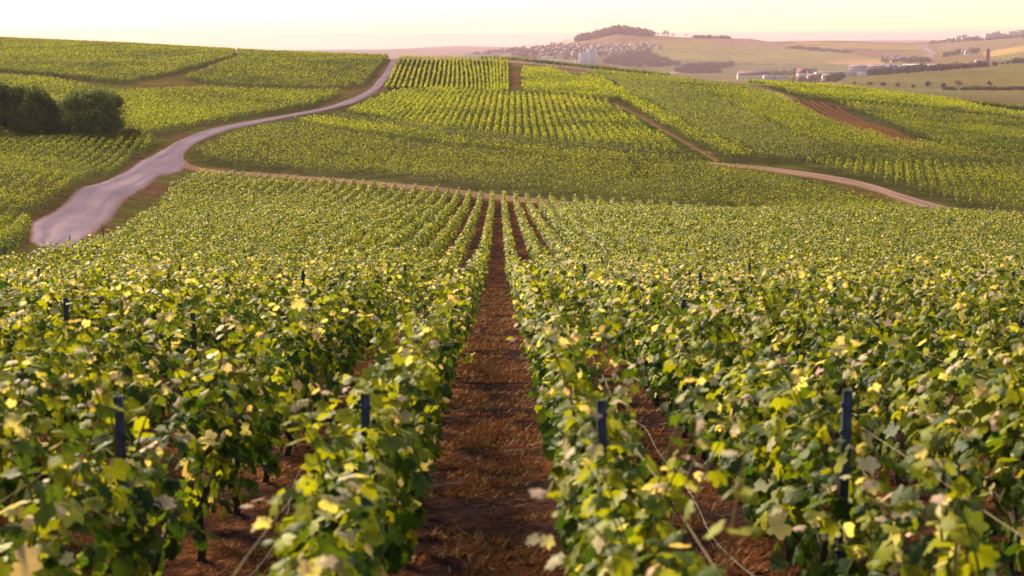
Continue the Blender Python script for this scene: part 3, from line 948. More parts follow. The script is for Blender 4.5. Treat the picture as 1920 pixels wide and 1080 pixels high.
def parcel(lab, outline, style, towards, spacing=1.12, hgt=1.3, dens=1.6, gap=1.1, halfw=0.37):
    """towards: two picture points the rows run between."""
    P = ground_poly(outline)
    a, b = ground_hit(*np.array(towards, float).T)
    ang = math.atan2(b[1] - a[1], b[0] - a[0])
    x, y, r = parcel_points(P, ang, spacing)
    m = edge_dist(P, x, y) > gap
    x, y, r = x[m], y[m], r[m]
    g = Geo()
    clumps(g, x, y, r, ang, style, hgt, dens, halfw)
    link('vineyard_parcel', g.mesh('vineyard_parcel', M_FARVINE), kind='stuff', label=lab, category='vineyard')

parcel('green vineyard block below the dark bushes, left of the lane', [(-160, 262), (0, 262), (250, 263), (300, 270), (285, 286), (240, 312), (180, 350), (108, 396), (58, 420), (-60, 420), (-200, 420)], 'lime', [(110, 396), (260, 280)], halfw=0.45, gap=0.2, dens=2.6)
parcel('dark green vineyard corner between the lane end and the left frame edge', [(-200, 420), (50, 424), (54, 455), (62, 492), (30, 510), (0, 524), (-60, 540), (-200, 540)], 'green', [(10, 500), (60, 430)], halfw=0.45, gap=0.0, dens=2.6)
parcel('large olive vineyard on the upper left hillside under the skyline', [(-300, 60, 640), (0, 66, 640), (300, 80, 590), (447, 90, 560), (441, 112), (335, 141), (230, 162), (150, 150), (90, 145), (0, 137), (-300, 140)], 'olive', [(300, 140), (430, 105)])
parcel('olive green vineyard with fine diagonal rows, left of the upper lane', [(438, 90, 560), (600, 95, 540), (735, 100, 520), (727, 118), (690, 164), (620, 170), (480, 168), (400, 163), (330, 152), (440, 113)], 'olive', [(560, 168), (735, 118)], spacing=1.9)
parcel('light green vineyard between the bushes and the lane', [(-300, 150), (0, 146), (100, 154), (230, 177), (400, 170), (480, 173), (655, 176), (640, 186), (600, 200), (480, 222), (390, 240), (290, 259), (240, 258), (0, 256), (-300, 256)], 'lime', [(390, 238), (540, 180)])
parcel('bright yellow green vineyard in the centre of the opposite slope', [(622, 224), (655, 208), (702, 190), (734, 178), (830, 174), (951, 180), (1080, 190), (1145, 199), (1200, 232), (1308, 300), (1200, 292), (1060, 278), (900, 258), (760, 239), (640, 218)], 'bright', [(900, 258), (920, 182)])
parcel('dull grey green strip of vines under the bright central vineyard', [(612, 228), (640, 226), (760, 240), (900, 259), (1060, 279), (1200, 293), (1308, 301), (1340, 309), (1200, 305), (1060, 294), (900, 273), (730, 247), (600, 224)], 'grey', [(730, 247), (1060, 294)], dens=1.2, gap=0.2)
parcel('bright yellow strip of vines between two dull strips', [(532, 242), (580, 231), (620, 232), (730, 248), (900, 274), (1060, 295), (1200, 306), (1340, 312), (1330, 316), (1200, 316), (1050, 309), (900, 290), (760, 272), (560, 238)], 'bright', [(760, 272), (1050, 309)], gap=0.2)
parcel('broad grey green vineyard between the lane and the dirt path in the middle', [(348, 296), (395, 272), (440, 257), (510, 243), (570, 245), (760, 273), (900, 291), (1050, 310), (1200, 317), (1330, 317), (1430, 334), (1530, 358), (1640, 387), (1700, 403), (1740, 412), (1600, 411), (1400, 407), (1180, 392), (1100, 383), (940, 365), (830, 351), (700, 339), (520, 325), (420, 318), (372, 310)], 'greygreen', [(520, 325), (940, 365)])
parcel('bright green vineyard at the right edge beside the rutted track', [(1480, 312), (1600, 314), (1925, 321), (2200, 330), (2200, 440), (1980, 424), (1880, 408), (1780, 388), (1700, 368), (1640, 347), (1560, 331)], 'lime', [(1780, 388), (1760, 330)], halfw=0.47)
parcel('narrow lime green vineyard beside the red earth path', [(977, 132), (1040, 134), (1078, 149), (1135, 155), (1180, 183), (1230, 210), (1330, 264), (1425, 304), (1360, 306), (1300, 274), (1220, 225), (1160, 192), (1080, 187), (977, 178)], 'bright', [(1350, 298), (1160, 190)], gap=0.3)
parcel('grey green vineyard wedge on the right of the slope', [(1145, 158), (1270, 163), (1330, 183), (1400, 218), (1470, 252), (1560, 292), (1580, 308), (1430, 305), (1330, 264), (1230, 210), (1180, 183)], 'grey', [(1500, 303), (1240, 172)], gap=0.3)
parcel('lime green vineyard below the bare red plot', [(1270, 164), (1400, 167), (1450, 181), (1470, 191), (1500, 205), (1590, 245), (1690, 276), (1745, 279), (1925, 303), (2200, 310), (2200, 324), (1925, 318), (1600, 312), (1580, 308), (1560, 292), (1470, 252), (1400, 218), (1330, 183)], 'lime', [(1570, 292), (1380, 190)], gap=0.3)
parcel('mid green vineyard right of the bare red plot', [(1560, 199), (1640, 203), (1760, 214), (1925, 236), (2200, 260), (2200, 310), (1925, 302), (1750, 277), (1700, 258), (1640, 231), (1580, 206)], 'green', [(1750, 277), (1640, 212)])
parcel('bright yellow green vineyard along the right ridge', [(1380, 150, 415), (1480, 158, 400), (1560, 162, 395), (1640, 172, 380), (1800, 190, 360), (1840, 206), (1925, 219), (2200, 250), (2200, 258), (1925, 231), (1760, 210), (1640, 199), (1560, 195), (1500, 186), (1450, 170)], 'bright', [(1640, 198), (1600, 180)])
parcel('thin grey green vineyard strip under the pale track', [(1078, 145), (1120, 138), (1250, 151), (1340, 160), (1395, 165), (1270, 163), (1145, 157), (1088, 152)], 'greygreen', [(1300, 162), (1250, 155)])
parcel('dark hedge of vines on the skyline above the pale track', [(900, 110, 476), (1000, 116, 464), (1100, 127, 452), (1200, 137, 440), (1260, 143, 434), (1256, 143, 426), (1200, 137, 432), (1100, 127, 444), (1000, 116, 456), (900, 110, 468)], 'green', [(1000, 121), (1250, 144)], spacing=1.0, gap=0.0, dens=2.5)
parcel('dark vine rows on the right skyline above the white track', [(1770, 196, 352), (1840, 202, 350), (1980, 226, 342), (1980, 226, 332), (1840, 204, 340)], 'green', [(1780, 197), (1920, 213)], spacing=1.0, gap=0.0, dens=2.5)

# young planting on the bare red plot: short sticks with a few leaves
def build_young():
    P = ground_poly([(1466, 186), (1530, 192), (1570, 205), (1640, 234), (1735, 276), (1690, 273), (1590, 242), (1500, 204)])
    a, b = ground_hit([1640, 1520], [250, 195])
    ang = math.atan2(b[1] - a[1], b[0] - a[0])
    x, y, r = parcel_points(P, ang, 1.6)
    g = Geo()
    z = height(x, y)
    n = len(x)
    w = 0.06
    b = np.stack([x, y, z], -1)
    V = np.stack([b + (-w, 0, 0), b + (w, 0, 0), b + (w, 0, 0.55), b + (-w, 0, 0.55)], 1).reshape(-1, 3)
    g.add(V, np.arange(4 * n).reshape(-1, 4), np.tile((0.20, 0.10, 0.11), (4 * n, 1)))
    V2 = np.stack([b + (0, -w, 0), b + (0, w, 0), b + (0, w, 0.5), b + (0, -w, 0.5)], 1).reshape(-1, 3)
    g.add(V2, np.arange(4 * n).reshape(-1, 4), np.tile((0.06, 0.07, 0.03), (4 * n, 1)))
    link('young_vines', g.mesh('young_vines', M_FARVINE), kind='stuff', label='dotted young vines in sleeves on the bare red plot', category='young vines')
build_young()

# the dark soil plot near the top of the lane, where every row stands clear
def build_clear_rows():
    bot = ground_hit([724, 780, 830, 880, 920, 951], [168, 170, 172, 174.5, 176, 177])
    top = np.array([place(757, 108.5, 478), place(800, 108.5, 476), place(840, 109.5, 474), place(870, 110.5, 470), place(915, 116, 462), place(951, 121, 452)])
    mid = ground_hit([738, 788, 836, 879, 919, 951], [138, 139, 141, 142.5, 146, 149])
    nrow = 27
    for k in range(nrow):
        s = k / (nrow - 1) * 5
        i = min(int(s), 4); t = s - i
        A = bot[i] * (1 - t) + bot[i + 1] * t; B = mid[i] * (1 - t) + mid[i + 1] * t; Cc = top[i] * (1 - t) + top[i + 1] * t
        q = np.linspace(0, 1, int(np.linalg.norm(Cc[:2] - A[:2]) / 0.8))
        pts = (A[None] * ((1 - q) * (1 - 2 * q))[:, None] + B[None] * (4 * q * (1 - q))[:, None] + Cc[None] * (q * (2 * q - 1))[:, None])
        g = Geo()
        ang = math.atan2(Cc[1] - A[1], Cc[0] - A[0])
        clumps(g, pts[:, 0], pts[:, 1], np.zeros(len(q), int), ang, 'bright', 0.95, 0.9, 0.16)
        link('vine_row', g.mesh('vine_row', M_FARVINE), label=f'{ORD[k + 1]} thin lime row from the lane on the dark soil plot', category='vine row', group='thin rows of the dark soil plot')
build_clear_rows()

# ------------------------------------------------------------------ trees, bushes and woods
def crown_leaves(geo, blobs, n, size, base, seed, T=T_FAR):
    """Leaf clumps through a few overlapping blobs (centre, radii); light new growth mixed with old leaves."""
    vol = np.array([b[1][0] * b[1][1] * b[1][2] for b in blobs]) ** 0.7
    k = RNG.choice(len(blobs), n, p=vol / vol.sum())
    c = np.array([b[0] for b in blobs])[k]; r = np.array([b[1] for b in blobs])[k]
    d = unit(RNG.normal(size=(n, 3)))
    rad = RNG.random(n) ** 0.30
    lump = 1 + 0.20 * vnoise(d[:, 0] * 3.1 + seed + k, d[:, 1] * 3.1 + d[:, 2] * 2.3, 71) + 0.14 * vnoise(d[:, 0] * 8 + seed, d[:, 2] * 8 + d[:, 1] * 6, 72)
    P = c + d * r * (rad * lump)[:, None]
    hole = vnoise(P[:, 0] / (1.3 * size * 4) + seed, P[:, 2] / (size * 4) + P[:, 1] / (size * 5), 73) < -0.45
    P = P[~hole]; d = d[~hole]
    m = len(P)
    col = np.array(base) * (0.65 + 0.7 * RNG.random((m, 1))) * np.where(RNG.random((m, 1)) < 0.12, np.array([[1.9, 1.6, 1.0]]), 1.0)
    put_leaves(geo, T, P, d + np.array([0, 0, 0.35]) + RNG.normal(size=(m, 3)) * 0.55, d * 0.3 + RNG.normal(size=(m, 3)) * 0.6 + np.array([0, 0, -0.5]), size * (0.6 + 0.7 * RNG.random(m)), col)

M_TRUNK = plain_material('tree_bark', (0.05, 0.036, 0.028), 0.9, noise=[(4, 0.6, 1.3)])
def bush(px, py, wpx, hpx, lab, n, base, lean=0.0):
    q = ground_hit(px, py)[0]
    m = q[1] / FPX
    w, h = wpx * m, hpx * m
    root = link('bush', None, label=lab, category='bush', group='dark bushes beside the left field', loc=q)
    g = Geo()
    blobs = [((0, 0, 0.50 * h), (0.45 * w, 0.42 * w, 0.49 * h)), ((0, 0, 0.22 * h), (0.40 * w, 0.40 * w, 0.22 * h))]
    for _ in range(16):
        a = RNG.random() * 6.28; e = RNG.random() * 1.7 - 0.7
        ce = math.cos(e)
        blobs.append(((0.33 * w * math.cos(a) * ce, 0.32 * w * math.sin(a) * ce, h * (0.50 + 0.36 * math.sin(e))), (0.15 * w, 0.15 * w, 0.13 * h)))
    crown_leaves(g, blobs, int(n * 2.0), 0.24, base, px)
    link('crown', g.mesh('crown', M_TREE), root)
    for s in range(5):
        t = Geo()
        a = RNG.random() * 6.28
        e = np.array([math.cos(a) * w * 0.22, math.sin(a) * w * 0.22, h * 0.75])
        tt = np.linspace(0, 1, 6)[:, None]
        pts = np.array([math.cos(a) * 0.25, math.sin(a) * 0.25, -0.1]) * (1 - tt) + e * tt + RNG.normal(size=(6, 3)) * 0.08 * w / 9
        t.tube(pts, np.linspace(0.11, 0.025, 6), 6)
        for b in (2, 3, 4):
            t.tube(np.array([pts[b], pts[b] + RNG.normal(size=3) * 0.5 + (0, 0, 0.5), pts[b] + RNG.normal(size=3) * 0.9 + (0, 0, 1.1)]), np.array([0.04, 0.025, 0.012]), 5)
        link('stem', t.mesh('stem', M_TRUNK, True), root)

bush(178, 263, 134, 101, 'rounded dark green bush by the lane, rightmost of the bushes', 15000, (0.125, 0.155, 0.036))
bush(112, 261, 62, 76, 'low dark bush squeezed between the two bigger bushes', 6000, (0.098, 0.125, 0.030))
bush(58, 262, 104, 110, 'tall dark bush with a ragged top, left of the rounded bush', 14000, (0.112, 0.135, 0.032))
bush(-28, 262, 128, 124, 'very dark tall bush cut by the left picture edge', 13000, (0.092, 0.115, 0.028))
bush(248, 262, 40, 20, 'low grassy shrub at the foot of the rounded bush', 1800, (0.075, 0.085, 0.028))
bush(1197, 329, 34, 13, 'small dark shrub among the grey green vines in the middle', 900, (0.05, 0.07, 0.02))

def tree_mesh(h, w, base, n, size, seed, trunk=0.12):
    g = Geo()
    blobs = [((0, 0, h * (trunk + (1 - trunk) * 0.5)), (w * 0.52, w * 0.52, h * (1 - trunk) * 0.52))]
    for _ in range(5):
        a = RNG.random() * 6.28
        blobs.append(((w * 0.22 * math.cos(a), w * 0.22 * math.sin(a), h * (trunk + (1 - trunk) * (0.3 + 0.45 * RNG.random()))), (w * 0.27, w * 0.27, h * 0.2)))
    crown_leaves(g, blobs, n, size, base, seed)
    c = g.mesh('crown', M_TREE)
    t = Geo()
    r = 0.035 * h
    t.tube(np.array([(0, 0, -0.1), (0.01 * h, 0, h * 0.2), (0, 0.02 * h, h * 0.45), (0.02 * h, 0, h * 0.7)]), np.array([r, r * 0.8, r * 0.5, r * 0.15]), 6)
    for k in range(3):
        a = k * 2.1 + seed
        t.tube(np.array([(0, 0, h * 0.3), (0.12 * w * math.cos(a), 0.12 * w * math.sin(a), h * 0.45), (0.3 * w * math.cos(a), 0.3 * w * math.sin(a), h * 0.62)]), np.array([r * 0.5, r * 0.35, r * 0.1]), 5)
    return c, t.mesh('trunk', M_TRUNK, True)

def tree(name, px, py, hpx, wpx, lab, base, cat='tree', group=None, n=500, d=None):
    q = ground_hit(px, py)[0] if d is None else place(px, py, d)
    if d is not None:
        q[2] = height(q[:1], q[1:2])[0]
    m = q[1] / FPX
    h, w = hpx * m, wpx * m
    root = link(name, None, label=lab, category=cat, group=group, loc=q)
    c, t = tree_mesh(h, w, base, n, max(0.10 * h, 0.5), px)
    link('crown', c, root); link('trunk', t, root)
    return root

DKG = (0.045, 0.055, 0.022)
for px, py, hp, wp, lab, base in [
        (1683, 164, 12, 12, 'grey green pyramid shaped tree on the tan hillside above the right ridge', (0.07, 0.08, 0.035)),
        (1740, 164, 13, 12, 'round dark purple leaved tree above the right ridge', (0.035, 0.016, 0.028)),
        (1768, 166, 12, 10, 'small upright green tree next to the purple leaved tree', (0.055, 0.065, 0.03)),
        (1797, 163, 14, 16, 'largest round dark tree on the tan hillside', (0.035, 0.045, 0.022)),
        (1856, 161, 10, 12, 'lone round tree farthest right on the tan hillside', (0.05, 0.06, 0.022)),
        (1712, 165, 7, 8, 'small low green tree between the grey and the purple tree', (0.06, 0.075, 0.03)),
        (1656, 161, 7, 13, 'low flat shrub poking over the ridge left of the grey tree', (0.065, 0.075, 0.03)),
        (1631, 159, 5, 11, 'very low flat shrub just above the ridge line', (0.07, 0.08, 0.03)),
        (1602, 157, 4, 6, 'tiny shrub at the left end of the tan hillside', (0.07, 0.08, 0.03))]:
    tree('hill_tree', px, py, hp, wp, lab, base, group='scattered trees on the tan hillside')

def wood(name, lab, pts, n, hm, wm, base, size=3.0, leaves=34, cat='wood', beyond=680.0):
    """Many crowns that read as one mass: one object. pts: outline on the ground (picture points) or list of base points."""
    P = ground_poly(pts, beyond)
    x, y = [], []
    while len(x) < n:
        a = P[:, 0].min() + np.ptp(P[:, 0]) * RNG.random(600); b = P[:, 1].min() + np.ptp(P[:, 1]) * RNG.random(600)
        m = inside(P, a, b)
        x += list(a[m]); y += list(b[m])
    x = np.array(x[:n]); y = np.array(y[:n])
    z = height(x, y)
    g = Geo()
    for i in range(n):
        h = hm * (0.7 + 0.55 * RNG.random()); w = wm * (0.75 + 0.5 * RNG.random())
        crown_leaves(g, [((x[i], y[i], z[i] + h * 0.56), (w * 0.5, w * 0.5, h * 0.46)), ((x[i] + RNG.normal() * w * 0.2, y[i], z[i] + h * 0.35), (w * 0.5, w * 0.5, h * 0.3))],
                     leaves, size, np.array(base) * (0.8 + 0.4 * RNG.random()), i)
    return link(name, g.mesh(name, M_TREE), kind='stuff', label=lab, category=cat)

WD = (0.045, 0.05, 0.028)
wood('wood', 'dense dome of woodland on the summit of the far hill', [(1078, 76, 4200), (1110, 66, 4250), (1150, 60, 4250), (1190, 61, 4250), (1222, 65, 4220), (1226, 66, 4120), (1180, 67.5, 4050), (1130, 70.5, 4050), (1084, 77, 4080)], 520, 17, 20, WD, 4.5)
wood('wood', 'wooded left shoulder of the far hill, falling towards the skyline dip', [(868, 107), (900, 100), (940, 94.5), (1000, 89), (1060, 81), (1085, 77), (1060, 86), (1000, 96), (930, 104), (880, 109)], 420, 12, 15, WD, 3.2)
wood('wood', 'purple grey woodland below the village on the far hill', [(1186, 100), (1215, 99), (1240, 111), (1280, 124), (1230, 126), (1170, 124), (1130, 118), (1150, 108)], 420, 9, 13, WD, 3.0)
wood('wood', 'woodland patch in the valley in front of the striped far slope', [(1262, 134), (1290, 124), (1330, 123), (1380, 119), (1368, 126), (1340, 131), (1350, 136), (1300, 138)], 300, 8, 12, WD, 2.8)
wood('wood', 'leafy gardens among the village roofs on the far hill', [(960, 101), (1010, 95), (1080, 88), (1160, 89), (1235, 93), (1215, 99), (1130, 108), (1040, 118), (960, 116)], 300, 8, 11, (0.055, 0.06, 0.03), 2.6)
wood('tree_line', 'low line of trees on the crest right of the poplars', [(1302, 69.5), (1330, 69.5), (1368, 71), (1366, 72.5), (1330, 71.5), (1302, 71)], 60, 9, 14, WD, 3.5)
wood('tree_line', 'dark belt of trees in front of the big warehouse', [(1630, 142.5), (1700, 137.2), (1738, 134.3), (1738, 132.7), (1700, 135.8), (1630, 141)], 150, 9, 7, (0.028, 0.034, 0.022), 1.6, 70)
wood('tree_line', 'dark trees along the upper edge of the tan hillside', [(1742, 134), (1800, 129.6), (1860, 124.8), (1990, 113), (1990, 111.5), (1860, 123.6), (1800, 128.4), (1742, 132.8)], 120, 6, 7.5, (0.03, 0.038, 0.02), 1.6, 70)
wood('shrubs', 'bluish shrubs and trees around the red roofed house in the valley', [(1475, 156), (1490, 148), (1530, 145), (1580, 143), (1580, 150), (1566, 158), (1520, 158)], 170, 6, 8, (0.045, 0.055, 0.03), 1.5, 50)
wood('shrubs', 'scattered trees behind the low valley buildings', [(1395, 143), (1440, 139), (1500, 136), (1530, 135), (1530, 139), (1480, 143), (1400, 147)], 90, 9, 10, WD, 2.2, 40)
wood('shrubs', 'leafy suburb trees behind the warehouses', [(1655, 112), (1700, 109), (1740, 112), (1745, 117), (1690, 117), (1655, 117)], 110, 7, 10, WD, 2.5)
wood('shrubs', 'trees around the hillside buildings on the right', [(1768, 104), (1800, 98), (1835, 95), (1838, 99), (1800, 103), (1772, 107)], 70, 8, 10, WD, 2.5)
wood('shrubs', 'low dark hedge along the foot of the tan hillside', [(1770, 169), (1860, 169.5), (1990, 168), (1990, 166), (1860, 168), (1770, 168)], 90, 2.2, 5, (0.04, 0.05, 0.022), 1.2, 50)
wood('shrubs', 'dark gullies of scrub on the smooth far slope', [(1482, 90), (1500, 88), (1540, 93), (1600, 98), (1590, 100), (1530, 96)], 60, 6, 16, WD, 3.5)
for px, hp in ((1243, 13), (1246, 12), (1249.5, 12), (1253, 10)):
    tree('poplar_tree', px, 68, hp, 3.2, 'thin tall poplar on the far hill crest right of the domed wood', (0.06, 0.05, 0.035), group='poplars on the far crest', n=160, d=4180)
for px, hp, wp, lab in ((1234, 7, 6, 'small round tree alone on the crest between wood and poplars'), (1261, 8, 9, 'bushy round tree just right of the poplars'), (1286, 7, 7, 'first of two round trees on the bare crest'), (1297, 6, 7, 'second of two round trees on the bare crest')):
    tree('crest_tree', px, 69, hp, wp, lab, (0.055, 0.05, 0.035), group='trees on the far crest', n=160, d=4180)
for px, hp, wp, lab in ((967, 9, 4, 'pointed tree rising over the wooded shoulder'), (1034, 9, 5, 'dome topped tree on the village skyline'), (1060, 9, 11, 'broad round tree at the foot of the summit wood')):
    tree('crest_tree', px, {967: 92, 1034: 85, 1060: 79}[px], hp, wp, lab, WD, group='trees on the far crest', n=160, d=4150)

# ------------------------------------------------------------------ buildings of the valley and the far hill
WALLS = [(0.50, 0.45, 0.40), (0.42, 0.35, 0.30), (0.58, 0.54, 0.50), (0.36, 0.31, 0.27)]
ROOFS = [(0.20, 0.10, 0.08), (0.26, 0.13, 0.09), (0.13, 0.10, 0.11), (0.17, 0.12, 0.12)]
M_WALL = plain_material('rendered_wall', None, 0.85)
def window_wall_material():
    m, nt, out = new_mat('windowed_wall')
    c = N(nt, 'ShaderNodeVertexColor', layer_name='tint').outputs['Color']
    tc = nt.nodes.new('ShaderNodeTexCoord')
    mp = nt.nodes.new('ShaderNodeMapping')
    mp.inputs['Rotation'].default_value = (math.pi / 2, 0, 0)
    nt.links.new(tc.outputs['Object'], mp.inputs['Vector'])
    b = nt.nodes.new('ShaderNodeTexBrick')
    b.offset = 0.0
    b.inputs['Scale'].default_value = 1.0
    b.inputs['Brick Width'].default_value = 2.6; b.inputs['Row Height'].default_value = 3.0
    b.inputs['Mortar Size'].default_value = 0.75; b.inputs['Mortar Smooth'].default_value = 0.0
    b.inputs['Color1'].default_value = (0.22, 0.20, 0.24, 1); b.inputs['Color2'].default_value = (0.30, 0.26, 0.30, 1)
    nt.links.new(mp.outputs[0], b.inputs['Vector']); nt.links.new(c, b.inputs['Mortar'])
    p = N(nt, 'ShaderNodeBsdfPrincipled', Roughness=0.7)
    nt.links.new(b.outputs['Color'], p.inputs['Base Color'])
    nt.links.new(p.outputs[0], out.inputs['Surface'])
    return m
M_WINWALL = window_wall_material()
M_ROOF = plain_material('roof_covering', None, 0.8)

def gable(w, d, h, rh, over=0.4):
    """Walls with pointed gable ends, and a roof with thickness; ridge along x."""
    a, b = w / 2, d / 2
    wall = Geo()
    wall.add([(-a, -b, -2), (a, -b, -2), (a, b, -2), (-a, b, -2), (-a, -b, h), (a, -b, h), (a, b, h), (-a, b, h), (-a, 0, h + rh), (a, 0, h + rh)],
             [(0, 1, 5, 4), (2, 3, 7, 6)])
    wall.F.setdefault(5, []).append(np.array([(1, 2, 6, 9, 5), (3, 0, 4, 8, 7)]))
    roof = Geo()
    o = over; k = rh / b
    for s in (-1, 1):
        e = [(-a - o, s * (b + o), h - o * k + 0.05), (a + o, s * (b + o), h - o * k + 0.05), (a + o, 0, h + rh + 0.05), (-a - o, 0, h + rh + 0.05)]
        v = np.array(e + [(x, y, z + 0.3) for x, y, z in e])
        f = [(0, 1, 2, 3), (7, 6, 5, 4), (0, 4, 5, 1), (1, 5, 6, 2), (2, 6, 7, 3), (3, 7, 4, 0)]
        roof.add(v, f)
    return wall, roof

def tinted(g, col):
    g.C = [np.ones_like(c) * np.array(col) for c in g.C]
    return g

def house(px, py, w, d, h, rh, wall_col, roof_col, rz, lab, group, name='house', nwin=3, cat='house', d0=680.0):
    q = ground_hit(px, py, d0)[0]
    root = link(name, None, label=lab, category=cat, group=group, loc=q)
    root.rotation_euler = (0, 0, rz)
    a, b = gable(w, d, h, rh)
    link('wall', tinted(a, wall_col).mesh('wall', M_WALL), root)
    link('roof', tinted(b, roof_col).mesh('roof', M_ROOF), root)
    return root

VILLAGE = [(1008, 98), (1017, 91), (1020, 99), (1029, 90), (1032, 96), (1040, 97), (1049, 90), (1052, 94), (1060, 91), (1062, 98), (1068, 88), (1072, 94), (1075, 90), (1080, 97), (1085, 87), (1088, 92), (1092, 90),
           (1097, 95), (1102, 87), (1106, 91), (1110, 89), (1113, 94), (1119, 86), (1124, 90), (1128, 93), (1131, 98), (1135, 90), (1139, 95), (1143, 88), (1146, 92), (1150, 96), (1154, 89), (1160, 91), (1165, 87), (1169, 92), (1174, 89.5),
           (1180, 92), (1185, 87), (1190, 90), (1194, 92.5), (1198, 87), (1203, 90), (1207, 86.5), (1212, 89), (1217, 87), (1222, 90), (1227, 87.5), (1232, 90), (1236, 92), (1045, 104), (1056, 106), (1066, 102), (1076, 105), (1086, 103), (1140, 101), (1148, 104), (1158, 100), (1166, 99), (1030, 105), (1016, 108)]
for i, (px, py) in enumerate(VILLAGE):
    big = 9 + 6 * RNG.random()
    roof = ROOFS[RNG.integers(4)]; wallc = WALLS[RNG.integers(4)]
    house(px + RNG.normal() * 0.6, py, big, 8 + 2 * RNG.random(), 4.5 + 2.5 * RNG.random(), 3 + 1.2 * RNG.random(), wallc, roof, RNG.normal() * 0.5,
          'small pale house with a dark roof in the village below the domed wood', 'houses of the far village')

def block(name, lab, px, py, parts, rz=0.0, cat='building', group=None, d0=680.0):
    """A flat roofed building of several adjoining volumes: (x, y, w, d, h, wall colour, windows across or 0)."""
    q = ground_hit(px, py, d0)[0]
    root = link(name, None, label=lab, category=cat, group=group, loc=q)
    root.rotation_euler = (0, 0, rz)
    for (x, y, w, dd, h, col, nw) in parts:
        g = Geo(); g.box((x, y, h / 2 - 1.5), (w, dd, h + 3), 0, col)
        link('wall', g.mesh('wall', M_WINWALL if nw else M_WALL), root)
        r = Geo(); r.box((x, y, h + 0.2), (w + 0.5, dd + 0.5, 0.4), 0, tuple(np.array(col) * 0.8))
        link('roof', r.mesh('roof', M_ROOF), root)
    return root

WH = (0.80, 0.76, 0.76)
block('apartment_block', 'cluster of white stepped apartment towers below the village', 1103, 121,
      [(-14, 0, 9, 10, 23, WH, 4), (-6, 3, 7, 10, 25, WH, 3), (1, 0, 7, 10, 31, WH, 3), (7.5, 4, 6, 10, 35, WH, 2), (14, 0, 7, 10, 33, WH, 3), (0, 2, 44, 11, 4, (0.5, 0.45, 0.43), 10)])
block('long_building', 'long low pale building at the foot of the wooded shoulder', 906, 109, [(0, 0, 80, 16, 8, (0.72, 0.62, 0.58), 14), (30, 3, 14, 14, 13, (0.75, 0.66, 0.6), 3)])
block('long_building', 'low pale building right of the long one, just over the skyline track', 955, 110, [(0, 0, 36, 14, 7, (0.72, 0.62, 0.58), 8)])
block('flat_building', 'pale flat roofed building beside the skyline hedge, left of the towers', 1020, 118, [(-12, 0, 20, 14, 8, (0.70, 0.6, 0.56), 5), (8, 2, 24, 14, 13, (0.74, 0.66, 0.62), 5)])
block('flat_building', 'wide pale building among purple trees left of the apartment towers', 1060, 119, [(0, 0, 44, 14, 7, (0.66, 0.54, 0.5), 9)])
LIL = (0.60, 0.55, 0.64)
block('warehouse', 'huge lilac warehouse with blue grey stripes in the valley', 1662, 142.5,
      [(-39, 0, 24, 40, 14, (0.468, 0.403, 0.473), 0), (-14, -1, 24, 42, 14, (0.430, 0.384, 0.493), 0), (6, 0, 14, 40, 14.6, (0.337, 0.318, 0.513), 0), (24, -1, 20, 42, 14.2, (0.524, 0.486, 0.612), 0), (36.5, 0, 4.5, 40, 15.2, (0.281, 0.272, 0.493), 0), (64, 2, 50, 36, 12.5, (0.561, 0.524, 0.612), 0), (-30, -24, 20, 8, 6, (0.692, 0.636, 0.651), 3)], rz=-0.24, d0=1900.0)
block('shed', 'long low shed with a bright white roof left of the big warehouse', 1558, 144.5, [(0, 0, 46, 16, 7, (0.52, 0.50, 0.48), 9)])
block('shed', 'white roofed low hall beside the ridge in the valley', 1452, 148.5, [(-8, 0, 14, 12, 5.0, (0.52, 0.50, 0.48), 3), (9, -2, 18, 12, 4.2, (0.5, 0.47, 0.46), 4)])
block('shed', 'white flat hall with a blue edge behind the tree belt', 1756, 133, [(0, 0, 34, 18, 6, (0.78, 0.78, 0.82), 5), (-22, 0, 12, 14, 9, (0.72, 0.66, 0.64), 2)], d0=1800.0)
house(1722, 133.5, 50, 24, 5, 5, (0.66, 0.6, 0.6), (0.46, 0.40, 0.42), 0.1, 'broad shallow roofed hall right of the warehouse', None, 'hall', 6, 'hall', 1800.0)
house(1410, 147.5, 40, 13, 5.5, 5, (0.66, 0.56, 0.54), (0.19, 0.09, 0.10), 0.0, 'long hall with a purple red roof just over the ridge', None, 'hall', 12, 'hall')
house(1504, 149, 13, 11, 9, 5.5, (0.78, 0.70, 0.62), (0.22, 0.07, 0.08), -0.55, 'tall cream house with a steep red roof in the valley', None, 'house', 3)
house(1524, 149, 14, 9, 4, 3, (0.66, 0.56, 0.5), (0.30, 0.13, 0.12), 0.1, 'low house with a pinkish roof right of the red roofed house', None, 'house', 3)
house(1550, 150, 10, 8, 4, 2.5, (0.72, 0.64, 0.58), (0.26, 0.16, 0.14), 0.1, 'small low house in front of the long white shed', None, 'house', 2)
# suburb houses behind the warehouses and on the right hillside
for px, py in ((1664, 112), (1672, 114), (1680, 111), (1688, 114), (1694, 112), (1702, 114), (1710, 112), (1676, 116)):
    house(px, py, 12, 9, 5, 3, WALLS[RNG.integers(4)], ROOFS[RNG.integers(4)], RNG.normal() * 0.4, 'small pale house in the leafy suburb behind the warehouses', 'suburb houses behind the warehouses')
for px, py in ((1805, 98), (1811, 99), (1817, 98), (1808, 101), (1814, 101.5)):
    house(px, py, 11, 9, 5, 3, WALLS[RNG.integers(4)], ROOFS[RNG.integers(4)], RNG.normal() * 0.3, 'pale house among the dark trees on the right hillside', 'houses on the right hillside')
TOWN = [(1762, 80, 30, 6), (1784, 77, 36, 7), (1802, 76, 30, 13), (1812, 76, 26, 8), (1826, 75, 28, 9), (1858, 72.5, 34, 14), (1868, 71, 18, 15), (1884, 70.5, 34, 11), (1902, 69.5, 36, 16), (1918, 69, 30, 18)]
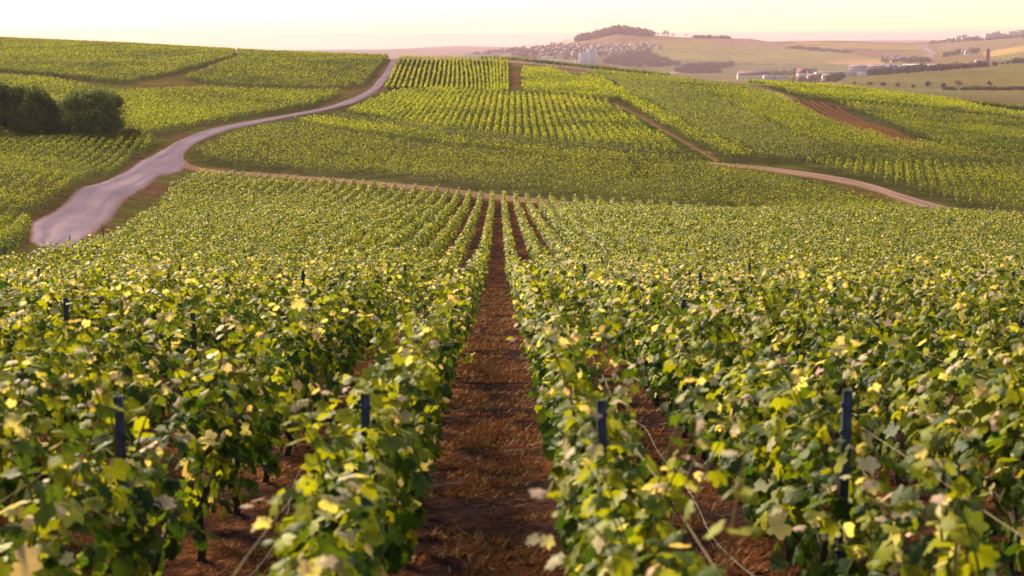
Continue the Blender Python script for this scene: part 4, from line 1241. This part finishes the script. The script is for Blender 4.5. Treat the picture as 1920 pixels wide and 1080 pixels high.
for i, (px, py, w, h) in enumerate(TOWN):
    block('town_building', f'pale town building on the right crest, {ORD[i + 1]} from the left', px, py, [(0, 0, w, 14, h, WALLS[i % 3], max(2, w // 5)), (w * 0.3, 4, w * 0.4, 10, h * 1.25, WALLS[(i + 1) % 3], 2)], rz=RNG.normal() * 0.2, group='town buildings on the right crest')
wood('shrubs', 'trees between the town buildings on the right crest', [(1740, 81), (1800, 77.5), (1860, 73.5), (1925, 70), (1925, 71.5), (1860, 75.5), (1800, 79.5), (1740, 82.5)], 60, 9, 11, WD, 2.6)

def chimney():
    q = ground_hit(1851, 117, 1750)[0]
    root = link('chimney_tower', None, label='dark red brick tower standing alone on the right of the valley', category='tower', loc=q)
    g = Geo(); g.box((0, 0, 9), (5.0, 5.0, 20), 0.2, (0.22, 0.08, 0.09)); link('shaft', g.mesh('shaft', M_WALL), root)
    g = Geo(); g.box((0, 0, 19.6), (5.8, 5.8, 1.2), 0.2, (0.16, 0.06, 0.07)); link('cap', g.mesh('cap', M_WALL), root)
    g = Geo(); g.tube(np.array([(1, 0, 20), (1, 0, 28)]), 0.25, 6, (0.2, 0.15, 0.15)); link('mast', g.mesh('mast', M_WALL), root)
    g = Geo(); g.box((-9, 0, 1.0), (18, 8, 6), 0.0, (0.55, 0.36, 0.32)); link('annex', g.mesh('annex', M_WALL), root)
chimney()

# ------------------------------------------------------------------ haze
def build_haze():
    lo = GZ0 - 1.0
    hi = max(GZ1, 60.0) + 12.0
    g = Geo()
    g.box((0, 0, (lo + hi) / 2), (36000, 36000, hi - lo))
    m, nt, out = new_mat('haze')
    v = nt.nodes.new('ShaderNodeVolumePrincipled')
    v.inputs['Color'].default_value = (0.85, 0.56, 0.76, 1)
    v.inputs['Density'].default_value = HAZE
    v.inputs['Anisotropy'].default_value = 0.1
    nt.links.new(v.outputs[0], out.inputs['Volume'])
    link('haze', g.mesh('haze', m), kind='stuff', label='thin pinkish evening haze lying over the whole valley', category='haze')
HAZE = 0.000105
build_haze()
